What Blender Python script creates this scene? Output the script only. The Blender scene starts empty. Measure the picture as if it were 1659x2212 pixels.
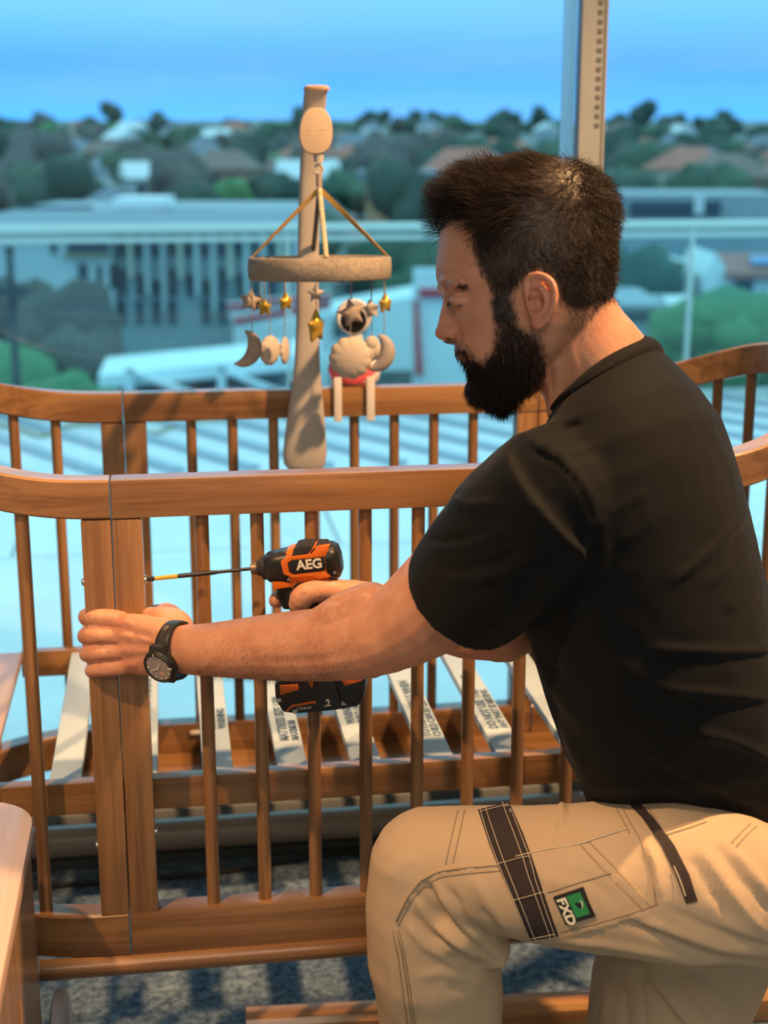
import bpy, bmesh, math, random
import numpy as np
from mathutils import Vector, Matrix, noise
from mathutils.bvhtree import BVHTree

random.seed(7)
rng = np.random.default_rng(11)
SC = bpy.context.scene
COL = SC.collection
R = math.radians

# ------------------------------------------------------------------ camera
CAM_H = 1.36
PITCH = R(14.25)
FPX = 3150.0                      # focal length in pixels of a 1659 x 2212 frame
cam = bpy.data.cameras.new('camera')
cam.sensor_fit = 'VERTICAL'
cam.sensor_height = 36.0
cam.sensor_width = 27.0
cam.lens = 36.0 * FPX / 2212.0
cam.dof.use_dof = True
cam.dof.focus_distance = 1.74
cam.dof.aperture_fstop = 4.2
cam.clip_end = 4000
cam_ob = bpy.data.objects.new('camera', cam)
COL.objects.link(cam_ob)
cam_ob.location = (0, 0, CAM_H)
cam_ob.rotation_euler = (R(90) - PITCH, 0, 0)
SC.camera = cam_ob

# ------------------------------------------------------------------ sky
w = bpy.data.worlds.new('dusk_sky')
SC.world = w
w.use_nodes = True
nt = w.node_tree
nt.nodes.clear()
N = nt.nodes.new
L = nt.links.new
tc = N('ShaderNodeTexCoord')
sep = N('ShaderNodeSeparateXYZ'); L(tc.outputs['Generated'], sep.inputs[0])
ramp = N('ShaderNodeValToRGB')
L(sep.outputs['Z'], ramp.inputs[0])
cr = ramp.color_ramp
cr.elements[0].position = 0.0;  cr.elements[0].color = (0.11, 0.50, 0.98, 1)
cr.elements[1].position = 1.0;  cr.elements[1].color = (0.55, 1.08, 1.18, 1)
for p, c in ((0.02, (0.085, 0.44, 0.97, 1)), (0.05, (0.085, 0.345, 0.88, 1)), (0.085, (0.15, 0.50, 0.96, 1)),
             (0.16, (0.30, 0.80, 1.08, 1)), (0.4, (0.46, 1.0, 1.14, 1))):
    e = cr.elements.new(p); e.color = c
mp = N('ShaderNodeMapping'); mp.inputs['Scale'].default_value = (3.2, 3.2, 26.0)
L(tc.outputs['Generated'], mp.inputs[0])
ns = N('ShaderNodeTexNoise'); ns.inputs['Scale'].default_value = 1.5
ns.inputs['Detail'].default_value = 4; ns.inputs['Roughness'].default_value = .55
L(mp.outputs[0], ns.inputs['Vector'])
cl = N('ShaderNodeValToRGB'); L(ns.outputs['Fac'], cl.inputs[0])
cl.color_ramp.elements[0].position = .40; cl.color_ramp.elements[0].color = (0, 0, 0, 1)
cl.color_ramp.elements[1].position = .66; cl.color_ramp.elements[1].color = (1, 1, 1, 1)
mixc = N('ShaderNodeMixRGB'); mixc.blend_type = 'MIX'
mulf = N('ShaderNodeMath'); mulf.operation = 'MULTIPLY'; mulf.inputs[1].default_value = .42
L(cl.outputs[0], mulf.inputs[0]); L(mulf.outputs[0], mixc.inputs['Fac'])
L(ramp.outputs[0], mixc.inputs[1])
mixc.inputs[2].default_value = (0.20, 0.43, 0.82, 1)
bg = N('ShaderNodeBackground'); bg.inputs['Strength'].default_value = 1.5
L(mixc.outputs[0], bg.inputs['Color'])
wo = N('ShaderNodeOutputWorld'); L(bg.outputs[0], wo.inputs['Surface'])

# ------------------------------------------------------------------ exposure
vs = SC.view_settings
vs.view_transform = 'Standard'
vs.look = 'None'
vs.exposure = 0.0
vs.gamma = 1.0
vs.use_curve_mapping = False
SC.cycles.max_bounces = 8
SC.cycles.transparent_max_bounces = 16
SC.cycles.caustics_reflective = False
SC.cycles.caustics_refractive = False
SC.cycles.sample_clamp_indirect = 6.0

# ------------------------------------------------------------------ room lamps and an added fill
def lamp(kind, loc, target, energy, color, size, cone=None, blend=.4, name='downlight'):
    d = bpy.data.lights.new(name, kind)
    d.energy = energy
    d.color = color
    if kind == 'SPOT':
        d.shadow_soft_size = size; d.spot_size = cone; d.spot_blend = blend
    else:
        d.size = size
    o = bpy.data.objects.new(name, d)
    COL.objects.link(o)
    o.location = loc
    o.rotation_euler = (Vector(target) - Vector(loc)).to_track_quat('-Z', 'Y').to_euler()
    return o
WARM = (1.0, 0.56, 0.25)
lamp('SPOT', (1.05, 1.60, 2.64), (0.35, 1.62, 0.6), 360, WARM, .035, R(105), .5)
lamp('SPOT', (-1.0, 0.75, 2.62), (-0.62, 1.50, 0.3), 205, WARM, .035, R(52), .35)
lamp('AREA', (0.2, -0.7, 2.62), (0.1, 0.6, 0.0), 36, (1.0, 0.80, 0.62), 1.1, name='ambient_fill')  # soft fill added behind the camera for ambient light, not a known fitting

# ------------------------------------------------------------------ coordinates
CP, SP = math.cos(PITCH), math.sin(PITCH)
CAMV = Vector((0, 0, CAM_H))
def P(px, py, zc):
    """world point seen at pixel (px, py) at camera depth zc (metres)"""
    a = (px - 829.5) / FPX * zc
    b = (py - 1106.0) / FPX * zc
    return Vector((a, zc * CP - b * SP, CAM_H - zc * SP - b * CP))
def PY(px, py, Y):
    """world point seen at pixel at world distance Y"""
    b = (py - 1106.0) / FPX
    return P(px, py, Y / (CP - b * SP))
def PZ(px, py, z):
    """world point seen at pixel at world height z"""
    b = (py - 1106.0) / FPX
    return P(px, py, (CAM_H - z) / (SP + b * CP))
def proj(pts):
    """(n,3) world points -> (n,2) pixels"""
    q = np.asarray(pts, float) - np.array([0, 0, CAM_H])
    zc = q[:, 1] * CP - q[:, 2] * SP
    b = -q[:, 1] * SP - q[:, 2] * CP
    return np.stack([829.5 + q[:, 0] / zc * FPX, 1106 + b / zc * FPX], 1)
YAW = R(8.5)
CU = Vector((math.cos(YAW), math.sin(YAW), 0))
CV = Vector((-math.sin(YAW), math.cos(YAW), 0))
CZ = Vector((0, 0, 1))
CO = Vector((-0.348, 1.8, 0))
AX = (CU, CV, CZ)
def CT(u, v, z):
    """cot and room axes: u along the window, v towards it, z up"""
    return CO + CU * u + CV * v + CZ * z

# ------------------------------------------------------------------ mesh helpers
class MB:
    def __init__(self):
        self.v = []; self.f = []
    def add(self, vs, fs):
        n = len(self.v)
        self.v.extend([Vector(x) for x in vs])
        self.f.extend([tuple(i + n for i in f) for f in fs])
        return self
    def box(self, lo, hi, fr=None):
        """box between two corners in frame fr (function of three coordinates)"""
        fr = fr or (lambda a, b, c: Vector((a, b, c)))
        (a, b, c), (d, e, g) = lo, hi
        vs = [fr(*p) for p in ((a, b, c), (d, b, c), (d, e, c), (a, e, c), (a, b, g), (d, b, g), (d, e, g), (a, e, g))]
        return self.add(vs, [(3, 2, 1, 0), (4, 5, 6, 7), (0, 1, 5, 4), (1, 2, 6, 5), (2, 3, 7, 6), (3, 0, 4, 7)])
    def loft(self, rings, close=True, caps=True):
        n = len(rings[0]); vs = [p for r in rings for p in r]; fs = []
        for i in range(len(rings) - 1):
            for j in range(n if close else n - 1):
                k = (j + 1) % n
                fs.append((i * n + j, i * n + k, (i + 1) * n + k, (i + 1) * n + j))
        if caps and close:
            fs.append(tuple(range(n - 1, -1, -1)))
            b = (len(rings) - 1) * n
            fs.append(tuple(range(b, b + n)))
        return self.add(vs, fs)
    def tube(self, pts, rad, n=12, caps=True, up=None, roll=0.0):
        """tube along pts; rad: number, list, or list of (side, up) radii; rounded ends come from the radii"""
        pts = [Vector(p) for p in pts]
        m = len(pts)
        rr = rad if isinstance(rad, (list, tuple)) else [rad] * m
        T = []
        for i in range(m):
            t = pts[min(i + 1, m - 1)] - pts[max(i - 1, 0)]
            T.append(t.normalized())
        ref = Vector(up) if up is not None else (Vector((0, 0, 1)) if abs(T[0].z) < .9 else Vector((0, 1, 0)))
        x = T[0].cross(ref).normalized()
        rings = []
        for i in range(m):
            if up is not None:
                x = T[i].cross(Vector(up)).normalized()
            else:
                x = (x - T[i] * x.dot(T[i])).normalized()
            y = x.cross(T[i]).normalized()
            r = rr[i]
            ra, rb = (r if isinstance(r, (tuple, list)) else (r, r))
            rings.append([pts[i] + x * (math.cos(a + roll) * ra) + y * (math.sin(a + roll) * rb)
                          for a in (2 * math.pi * k / n for k in range(n))])
        return self.loft(rings, True, caps)
    def capsule(self, pts, rad, n=12, up=None):
        """tube with round ends, resampled along a smooth curve"""
        pts = [Vector(p) for p in pts]
        rr = list(rad) if isinstance(rad, (list, tuple)) else [rad] * len(pts)
        fx = lambda r: r if isinstance(r, (tuple, list)) else (r, r)
        d0 = (pts[0] - pts[1]).normalized(); d1 = (pts[-1] - pts[-2]).normalized()
        r0, r1 = fx(rr[0]), fx(rr[-1])
        A, AR, B, BR = [], [], [], []
        for k in (90, 65, 40, 18):
            c, s = math.cos(R(k)), math.sin(R(k))
            A.append(pts[0] + d0 * (min(r0) * s)); AR.append((max(r0[0] * c, 1e-5), max(r0[1] * c, 1e-5)))
        for k in (18, 40, 65, 90):
            c, s = math.cos(R(k)), math.sin(R(k))
            B.append(pts[-1] + d1 * (min(r1) * s)); BR.append((max(r1[0] * c, 1e-5), max(r1[1] * c, 1e-5)))
        return self.tube(A + pts + B, AR + [fx(r) for r in rr] + BR, n, True, up)
    def ellipsoid(self, c, ax, n=16, m=10):
        """ax: three vectors (half axes)"""
        c = Vector(c); a, b, d = [Vector(x) for x in ax]
        rings = []
        for i in range(m + 1):
            t = math.pi * i / m
            s, k = max(math.sin(t), 1e-4), -math.cos(t)
            rings.append([c + a * (math.cos(p) * s) + b * (math.sin(p) * s) + d * k for p in (2 * math.pi * j / n for j in range(n))])
        return self.loft(rings)
    def prism(self, poly, ext):
        """poly: 3D points in order; ext: extrusion vector"""
        n = len(poly); ext = Vector(ext)
        vs = [Vector(p) for p in poly] + [Vector(p) + ext for p in poly]
        fs = [tuple(range(n - 1, -1, -1)), tuple(range(n, 2 * n))] + [(i, (i + 1) % n, n + (i + 1) % n, n + i) for i in range(n)]
        return self.add(vs, fs)
    def lathe(self, c, axis, prof, n=20):
        """prof: list of (distance along axis, radius)"""
        c = Vector(c); axis = Vector(axis).normalized()
        return self.tube([c + axis * d for d, r in prof], [max(r, 1e-5) for d, r in prof], n) if False else self._lathe(c, axis, prof, n)
    def _lathe(self, c, axis, prof, n):
        ref = Vector((0, 0, 1)) if abs(axis.z) < .9 else Vector((0, 1, 0))
        x = axis.cross(ref).normalized(); y = axis.cross(x).normalized()
        rings = [[c + axis * d + x * (math.cos(a) * max(r, 1e-5)) + y * (math.sin(a) * max(r, 1e-5)) for a in (2 * math.pi * k / n for k in range(n))] for d, r in prof]
        return self.loft(rings)
    def mesh(self, name, off=Vector((0, 0, 0)), bevel=0, seg=2, fix=True):
        me = bpy.data.meshes.new(name)
        me.from_pydata([tuple(p - off) for p in self.v], [], self.f)
        bm = bmesh.new(); bm.from_mesh(me)
        if fix:
            bmesh.ops.recalc_face_normals(bm, faces=bm.faces)
        if bevel:
            es = [e for e in bm.edges if len(e.link_faces) == 2 and e.calc_face_angle(0) > R(40)]
            bmesh.ops.bevel(bm, geom=es, offset=bevel, segments=seg, profile=.6, affect='EDGES', clamp_overlap=True)
        bm.to_mesh(me); bm.free()
        return me
    def build(self, name, mat, parent=None, bevel=0, smooth=True, angle=38, seg=2, kind=None, label=None):
        off = root_loc(parent)
        me = self.mesh(name, off, bevel, seg)
        return link_mesh(name, me, mat, parent, smooth, angle, kind, label)
def root_loc(o):
    if o is None: return Vector((0, 0, 0))
    while o.parent is not None: o = o.parent
    return Vector(o.location)
def link_mesh(name, me, mat, parent=None, smooth=True, angle=38, kind=None, label=None):
    if mat is not None and len(me.materials) == 0:
        me.materials.append(mat)
    if smooth:
        me.shade_smooth()
        if angle: me.set_sharp_from_angle(angle=R(angle))
    o = bpy.data.objects.new(name, me)
    COL.objects.link(o)
    if parent is not None: o.parent = parent
    if kind: o['kind'] = kind
    if label: o['label'] = label
    return o
def tag(o, label=None, cat=None, group=None, kind=None):
    if label: o['label'] = label
    if cat: o['category'] = cat
    if group: o['group'] = group
    if kind: o['kind'] = kind
    return o
def thing(name, loc, label, cat, group=None):
    o = bpy.data.objects.new(name, None)
    o.empty_display_size = .05
    COL.objects.link(o); o.location = loc
    return tag(o, label, cat, group)
def copy_tree(o, parent=None):
    c = o.copy(); COL.objects.link(c)
    if parent is not None: c.parent = parent
    for ch in list(o.children): copy_tree(ch, c)
    return c
def solid(pts_mb, voxel, smooth=6, name='solid'):
    """union of closed overlapping shapes as one continuous surface -> numpy verts, faces"""
    me = pts_mb.mesh(name)
    o = bpy.data.objects.new(name, me); COL.objects.link(o)
    m = o.modifiers.new('r', 'REMESH'); m.mode = 'VOXEL'; m.voxel_size = voxel; m.adaptivity = 0
    if smooth:
        s = o.modifiers.new('s', 'SMOOTH'); s.factor = .5; s.iterations = smooth
    dg = bpy.context.evaluated_depsgraph_get(); dg.update()
    ev = o.evaluated_get(dg); em = ev.to_mesh()
    nv = len(em.vertices); V = np.empty(nv * 3); em.vertices.foreach_get('co', V); V = V.reshape(-1, 3)
    NN = np.empty(nv * 3); em.vertices.foreach_get('normal', NN); NN = NN.reshape(-1, 3)
    npoly = len(em.polygons); li = np.empty(len(em.loops), int); em.loops.foreach_get('vertex_index', li)
    tot = np.empty(npoly, int); em.polygons.foreach_get('loop_total', tot)
    if (tot == 4).all(): F = li.reshape(-1, 4)
    else:
        st = np.empty(npoly, int); em.polygons.foreach_get('loop_start', st)
        F = [tuple(li[s:s + t]) for s, t in zip(st, tot)]
    ev.to_mesh_clear()
    bpy.data.objects.remove(o); bpy.data.meshes.remove(me)
    return V, F, NN
def np_mesh(name, V, F):
    me = bpy.data.meshes.new(name)
    F = np.asarray(F)
    me.vertices.add(len(V)); me.vertices.foreach_set('co', np.ascontiguousarray(V, dtype=np.float32).ravel())
    k = F.shape[1]
    me.loops.add(F.size); me.loops.foreach_set('vertex_index', F.ravel().astype(np.int32))
    me.polygons.add(len(F)); me.polygons.foreach_set('loop_start', np.arange(0, F.size, k, dtype=np.int32))
    me.update(calc_edges=True); me.validate()
    return me
def np_attr(me, name, vals):
    a = me.attributes.new(name, 'FLOAT', 'POINT'); a.data.foreach_set('value', np.asarray(vals, np.float32))
def tri_verts(V, F):
    F = np.asarray(F)
    return F if F.shape[1] == 3 else np.concatenate([F[:, [0, 1, 2]], F[:, [0, 2, 3]]])

# ------------------------------------------------------------------ materials
def mat(name, color, rough=.5, spec=.5, metal=0, bump=0, bscale=200, var=0, vscale=8, coat=0, sss=0, sheen=0, emit=None, estr=0, stretch=(1, 1, 1)):
    m = bpy.data.materials.new(name); m.use_nodes = True
    t = m.node_tree; b = t.nodes['Principled BSDF']
    b.inputs['Base Color'].default_value = (*color, 1)
    b.inputs['Roughness'].default_value = rough
    b.inputs['Specular IOR Level'].default_value = spec
    b.inputs['Metallic'].default_value = metal
    b.inputs['Coat Weight'].default_value = coat
    if sheen: b.inputs['Sheen Weight'].default_value = sheen; b.inputs['Sheen Roughness'].default_value = .5
    if emit: b.inputs['Emission Color'].default_value = (*emit, 1); b.inputs['Emission Strength'].default_value = estr
    if sss:
        b.inputs['Subsurface Weight'].default_value = sss
        b.inputs['Subsurface Radius'].default_value = (1, .35, .2); b.inputs['Subsurface Scale'].default_value = .008
    tcn = t.nodes.new('ShaderNodeTexCoord')
    mpn = t.nodes.new('ShaderNodeMapping'); mpn.inputs['Scale'].default_value = stretch
    t.links.new(tcn.outputs['Object'], mpn.inputs[0])
    if var:
        n = t.nodes.new('ShaderNodeTexNoise'); n.inputs['Scale'].default_value = vscale; n.inputs['Detail'].default_value = 5
        t.links.new(mpn.outputs[0], n.inputs['Vector'])
        r = t.nodes.new('ShaderNodeValToRGB')
        r.color_ramp.elements[0].position = .3; r.color_ramp.elements[1].position = .7
        r.color_ramp.elements[0].color = (*[c * (1 - var) for c in color], 1)
        r.color_ramp.elements[1].color = (*[min(1, c * (1 + var)) for c in color], 1)
        t.links.new(n.outputs['Fac'], r.inputs[0]); t.links.new(r.outputs[0], b.inputs['Base Color'])
    if bump:
        n = t.nodes.new('ShaderNodeTexNoise'); n.inputs['Scale'].default_value = bscale; n.inputs['Detail'].default_value = 3
        t.links.new(mpn.outputs[0], n.inputs['Vector'])
        bp = t.nodes.new('ShaderNodeBump'); bp.inputs['Strength'].default_value = bump; bp.inputs['Distance'].default_value = .002
        t.links.new(n.outputs['Fac'], bp.inputs['Height']); t.links.new(bp.outputs[0], b.inputs['Normal'])
    return m
def wood(name, axis, light=(.345, .18, .073), dark=(.195, .092, .034), rough=.38, seed=0.0):
    """varnished timber with grain along axis: 'u', 'v' or 'z'"""
    m = bpy.data.materials.new(name); m.use_nodes = True
    t = m.node_tree; b = t.nodes['Principled BSDF']; NN = t.nodes.new; LL = t.links.new
    tcn = NN('ShaderNodeTexCoord')
    r1 = NN('ShaderNodeMapping'); r1.inputs['Rotation'].default_value = (0, 0, -YAW)
    LL(tcn.outputs['Object'], r1.inputs[0])
    s = {'u': (1.6, 38, 38), 'v': (38, 1.6, 38), 'z': (38, 38, 1.6)}[axis]
    m2 = NN('ShaderNodeMapping'); m2.inputs['Scale'].default_value = s; m2.inputs['Location'].default_value = (seed, seed * 1.7, seed * .6)
    LL(r1.outputs[0], m2.inputs[0])
    oi = NN('ShaderNodeObjectInfo')
    ad = NN('ShaderNodeVectorMath'); ad.operation = 'ADD'
    mu = NN('ShaderNodeVectorMath'); mu.operation = 'SCALE'; mu.inputs['Scale'].default_value = 9
    cx = NN('ShaderNodeCombineXYZ'); [LL(oi.outputs['Random'], cx.inputs[i]) for i in range(3)]
    LL(cx.outputs[0], mu.inputs[0]); LL(m2.outputs[0], ad.inputs[0]); LL(mu.outputs[0], ad.inputs[1])
    n1 = NN('ShaderNodeTexNoise'); n1.inputs['Scale'].default_value = 1.0; n1.inputs['Detail'].default_value = 4; n1.inputs['Distortion'].default_value = .35
    LL(ad.outputs[0], n1.inputs['Vector'])
    sc = NN('ShaderNodeVectorMath'); sc.operation = 'SCALE'; sc.inputs['Scale'].default_value = 5.5; LL(ad.outputs[0], sc.inputs[0])
    n2 = NN('ShaderNodeTexNoise'); n2.inputs['Scale'].default_value = 1.0; n2.inputs['Detail'].default_value = 2
    LL(sc.outputs[0], n2.inputs['Vector'])
    mx = NN('ShaderNodeMath'); mx.operation = 'MULTIPLY_ADD'; mx.inputs[1].default_value = .35; LL(n2.outputs['Fac'], mx.inputs[0]); LL(n1.outputs['Fac'], mx.inputs[2])
    rp = NN('ShaderNodeValToRGB'); e = rp.color_ramp.elements
    e[0].position = .54; e[0].color = (*dark, 1); e[1].position = .80; e[1].color = (*light, 1)
    LL(mx.outputs[0], rp.inputs[0])
    hs = NN('ShaderNodeHueSaturation'); LL(rp.outputs[0], hs.inputs['Color'])
    mr = NN('ShaderNodeMapRange'); mr.inputs['To Min'].default_value = .86; mr.inputs['To Max'].default_value = 1.12
    LL(oi.outputs['Random'], mr.inputs['Value']); LL(mr.outputs[0], hs.inputs['Value'])
    LL(hs.outputs[0], b.inputs['Base Color'])
    b.inputs['Roughness'].default_value = rough
    b.inputs['Coat Weight'].default_value = .45; b.inputs['Coat Roughness'].default_value = .22
    bp = NN('ShaderNodeBump'); bp.inputs['Strength'].default_value = .12; bp.inputs['Distance'].default_value = .001
    LL(mx.outputs[0], bp.inputs['Height']); LL(bp.outputs[0], b.inputs['Normal'])
    return m
def glass(name, tint=(.96, .99, 1), refl=.06):
    m = bpy.data.materials.new(name); m.use_nodes = True
    t = m.node_tree; t.nodes.remove(t.nodes['Principled BSDF']); o = t.nodes['Material Output']
    a = t.nodes.new('ShaderNodeBsdfTransparent'); a.inputs[0].default_value = (*tint, 1)
    g = t.nodes.new('ShaderNodeBsdfGlossy'); g.inputs['Roughness'].default_value = .01
    lw = t.nodes.new('ShaderNodeFresnel'); lw.inputs['IOR'].default_value = 1.35
    mu = t.nodes.new('ShaderNodeMath'); mu.operation = 'MULTIPLY'; mu.inputs[1].default_value = refl / .06
    mx = t.nodes.new('ShaderNodeMixShader')
    t.links.new(lw.outputs[0], mu.inputs[0]); t.links.new(mu.outputs[0], mx.inputs[0])
    t.links.new(a.outputs[0], mx.inputs[1]); t.links.new(g.outputs[0], mx.inputs[2]); t.links.new(mx.outputs[0], o.inputs['Surface'])
    return m
M = {}
M['wood_u'] = wood('cot_timber_long', 'u'); M['wood_z'] = wood('cot_timber_upright', 'z'); M['wood_v'] = wood('cot_timber_cross', 'v')
M['white_slat'] = mat('white_slat_paint', (.52, .64, .72), .45, var=.03)
M['ink'] = mat('blue_grey_print', (.10, .17, .26), .6)
M['steel'] = mat('zinc_steel', (.62, .60, .57), .3, metal=1)
M['dark_steel'] = mat('dark_steel', (.05, .05, .052), .35, metal=.8)
M['wall'] = mat('painted_wall', (.78, .74, .68), .8, bump=.05)
M['ceil'] = mat('ceiling_paint', (.82, .80, .76), .9)
M['alu'] = mat('beige_aluminium', (.27, .295, .315), .45, var=.04, vscale=30)
M['alu_dark'] = mat('dark_window_gasket', (.09, .10, .10), .5)
M['glass'] = glass('window_glass')
M['glass2'] = glass('balustrade_glass', (.86, .95, .95), .07)
# ================================================================== the room
def carpet():
    m = bpy.data.materials.new('carpet'); m.use_nodes = True
    t = m.node_tree; b = t.nodes['Principled BSDF']; NN = t.nodes.new; LL = t.links.new
    tcn = NN('ShaderNodeTexCoord')
    r1 = NN('ShaderNodeMapping'); r1.inputs['Rotation'].default_value = (0, 0, -YAW); LL(tcn.outputs['Object'], r1.inputs[0])
    n = NN('ShaderNodeTexNoise'); n.inputs['Scale'].default_value = 210; n.inputs['Detail'].default_value = 3; LL(r1.outputs[0], n.inputs['Vector'])
    n2 = NN('ShaderNodeTexNoise'); n2.inputs['Scale'].default_value = 70; n2.inputs['Detail'].default_value = 4; LL(r1.outputs[0], n2.inputs['Vector'])
    ad = NN('ShaderNodeMath'); ad.operation = 'MULTIPLY_ADD'; ad.inputs[1].default_value = .6; LL(n.outputs['Fac'], ad.inputs[0]); LL(n2.outputs['Fac'], ad.inputs[2])
    r = NN('ShaderNodeValToRGB'); e = r.color_ramp.elements
    e[0].position = .6; e[0].color = (.060, .105, .165, 1); e[1].position = 1.0; e[1].color = (.27, .38, .50, 1)
    LL(ad.outputs[0], r.inputs[0]); LL(r.outputs[0], b.inputs['Base Color'])
    b.inputs['Roughness'].default_value = .95; b.inputs['Specular IOR Level'].default_value = .1
    bp = NN('ShaderNodeBump'); bp.inputs['Strength'].default_value = .9; bp.inputs['Distance'].default_value = .006
    LL(n.outputs['Fac'], bp.inputs['Height']); LL(bp.outputs[0], b.inputs['Normal'])
    return m
M['carpet'] = carpet()
def struct(o, label=None):
    o['kind'] = 'structure'
    if label: o['label'] = label
    return o
U0, U1, V0, V1, ZC = -2.4, 3.0, -3.3, .93, 2.7
struct(MB().box((U0 - .1, V0 - .1, -.1), (U1 + .1, V1, 0), CT).build('floor', M['carpet'], smooth=False))
struct(MB().box((U0 - .1, V0 - .1, ZC), (U1 + .1, V1 + .1, ZC + .1), CT).build('ceiling', M['ceil'], smooth=False))
struct(MB().box((U0 - .1, V0 - .1, 0), (U1 + .1, V0, ZC), CT).build('wall_back', M['wall'], smooth=False))
struct(MB().box((U0 - .1, V0, 0), (U0, V1, ZC), CT).build('wall_left', M['wall'], smooth=False))
struct(MB().box((U1, V0, 0), (U1 + .1, V1, ZC), CT).build('wall_right', M['wall'], smooth=False))
# full-height window wall: frame, mullions and panes
win = bpy.data.objects.new('window_1', None); COL.objects.link(win); win.location = CT(.3, .9, 0)
struct(win, 'full height window wall onto the terrace, aluminium framed')
VW = .86
MB().box((U0, VW, 0), (U1, VW + .07, .075), CT).build('window_sill', M['alu'], win, bevel=.004)
MB().box((U0, VW + .012, .075), (U1, VW + .058, .098), CT).build('gasket', M['alu_dark'], win)
MB().box((U0, VW, 2.62), (U1, VW + .07, ZC), CT).build('window_head', M['alu'], win, bevel=.004)
M['fin'] = mat('sky_lit_fin', (.62, .66, .70), .35)  # outer half of the mullion, sky reflection painted in as a paler tone
MUL = [-1.75, .868, 2.55]
for uu in MUL:
    mu = MB().box((uu - .025, VW, .075), (uu + .025, VW + .036, 2.62), CT).build('mullion', M['alu'], win, bevel=.003)
    MB().box((uu - .025, VW + .0365, .075), (uu + .025, VW + .135, 2.62), CT).build('outer_fin', M['fin'], mu, bevel=.003)
    g = MB()
    for k in range(70):
        z = 1.385 + k * .0165
        g.box((uu + .004, VW - .0015, z), (uu + .013, VW + .001, z + .008), CT)
    o = g.build('slot_strip', M['alu_dark'], mu, kind='stuff')
    MB().box((uu + .0175, VW - .002, .08), (uu + .0195, VW + .001, 2.6), CT).build('groove_line', M['alu_dark'], mu)
edges = [U0] + MUL + [U1]
for a, b in zip(edges[:-1], edges[1:]):
    MB().box((a + (.025 if a != U0 else 0), VW + .03, .098), (b - (.025 if b != U1 else 0), VW + .038, 2.62), CT).build('pane', M['glass'], win, smooth=False)
# round aluminium bumper pipe along the foot of the window
t1 = MB().tube([CT(U0, .80, .052), CT(U1, .80, .052)], .031, 24).build('trim_1', mat('satin_pipe', (.40, .31, .24), .30, spec=.7))
struct(t1, 'round satin metal pipe along the foot of the window')
struct(MB().box((U0, .785, 0), (U1, .84, .020), CT).build('trim_2', M['alu_dark']), 'dark plinth strip under the metal pipe')

# ================================================================== the cot
LC, WB, TH = .73, .664, .036           # straight length, back face, timber thickness
ZT, ZB0, ZB1 = .944, .271, .335        # top rail top, bottom rail bottom and top
cot = thing('cot', CT(LC / 2, .35, 0), 'honey timber baby cot with curved arched ends and round bars, beside the window', 'cot')
HV, EV = (WB + TH) / 2 - TH / 2, .345
def end_pt(t, side, off=0.0):
    """centre line of a curved end at angle t (0 front, pi back); side -1 left, +1 right"""
    k = 2 / 2.25
    s, c = math.sin(t), math.cos(t)
    u = EV * abs(s) ** k
    v = (WB + TH) / 2 - HV * math.copysign(abs(c) ** k, c)
    return (LC + u if side > 0 else -u), v
def rise(v):
    c = abs(v - (WB + TH) / 2) / HV
    return .103 * max(0, 1 - min(c, 1) ** 2.2) ** 1.05
def end_strip(t0, t1, side, z0, z1, th, arch, n=22):
    rings = []
    for i in range(n + 1):
        t = t0 + (t1 - t0) * i / n
        u, v = end_pt(t, side)
        e = 1e-3
        ua, va = end_pt(max(t - e, 0), side); ub, vb = end_pt(min(t + e, math.pi), side)
        tx, ty = ub - ua, vb - va
        l = math.hypot(tx, ty) or 1; tx, ty = tx / l, ty / l
        if t < .004 or t > math.pi - .004: tx, ty = (side, 0) if t < 1 else (-side, 0)
        nx, ny = -ty, tx
        h = rise(v) if arch else 0
        q = []
        c = .003
        for a, b in ((-th / 2, z0 + c), (-th / 2 + c, z0), (th / 2 - c, z0), (th / 2, z0 + c), (th / 2, z1 - c), (th / 2 - c, z1), (-th / 2 + c, z1), (-th / 2, z1 - c)):
            q.append(CT(u + nx * a, v + ny * a, b + h))
        rings.append(q)
    return MB().loft(rings)
g = .0007
for v0, nm in ((0, 'front'), (WB, 'back')):
    MB().box((g, v0, ZT - .051), (LC - g, v0 + TH, ZT), CT).build('top_rail', M['wood_u'], cot, bevel=.0035)
    MB().box((g, v0, ZB0), (LC - g, v0 + TH, ZB1), CT).build('bottom_rail', M['wood_u'], cot, bevel=.003)
    for u0 in (-.0385, g, LC - .0385, LC + g):
        p = MB().box((u0, v0 + .001, ZB1 - .0005), (u0 + .0378, v0 + TH - .001, ZT - .052), CT).build('post', M['wood_z'], cot, bevel=.002)
    for i in range(8):
        u = .115 + .0714 * i
        MB().tube([CT(u, v0 + TH / 2, ZB1 - .004), CT(u, v0 + TH / 2, ZT - .047)], .009, 16).build('bar', M['wood_z'], cot)
    vs_ = v0 + (.004 if v0 == 0 else TH - .004)
    MB().tube([CT(-.125, vs_, ZB0 - .0140), CT(LC + .125, vs_, ZB0 - .0140)], .0148, 18, up=(0, 0, 1)).build('skid_bar', M['wood_u'], cot)
tt = np.linspace(0, math.pi, 500)
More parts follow.
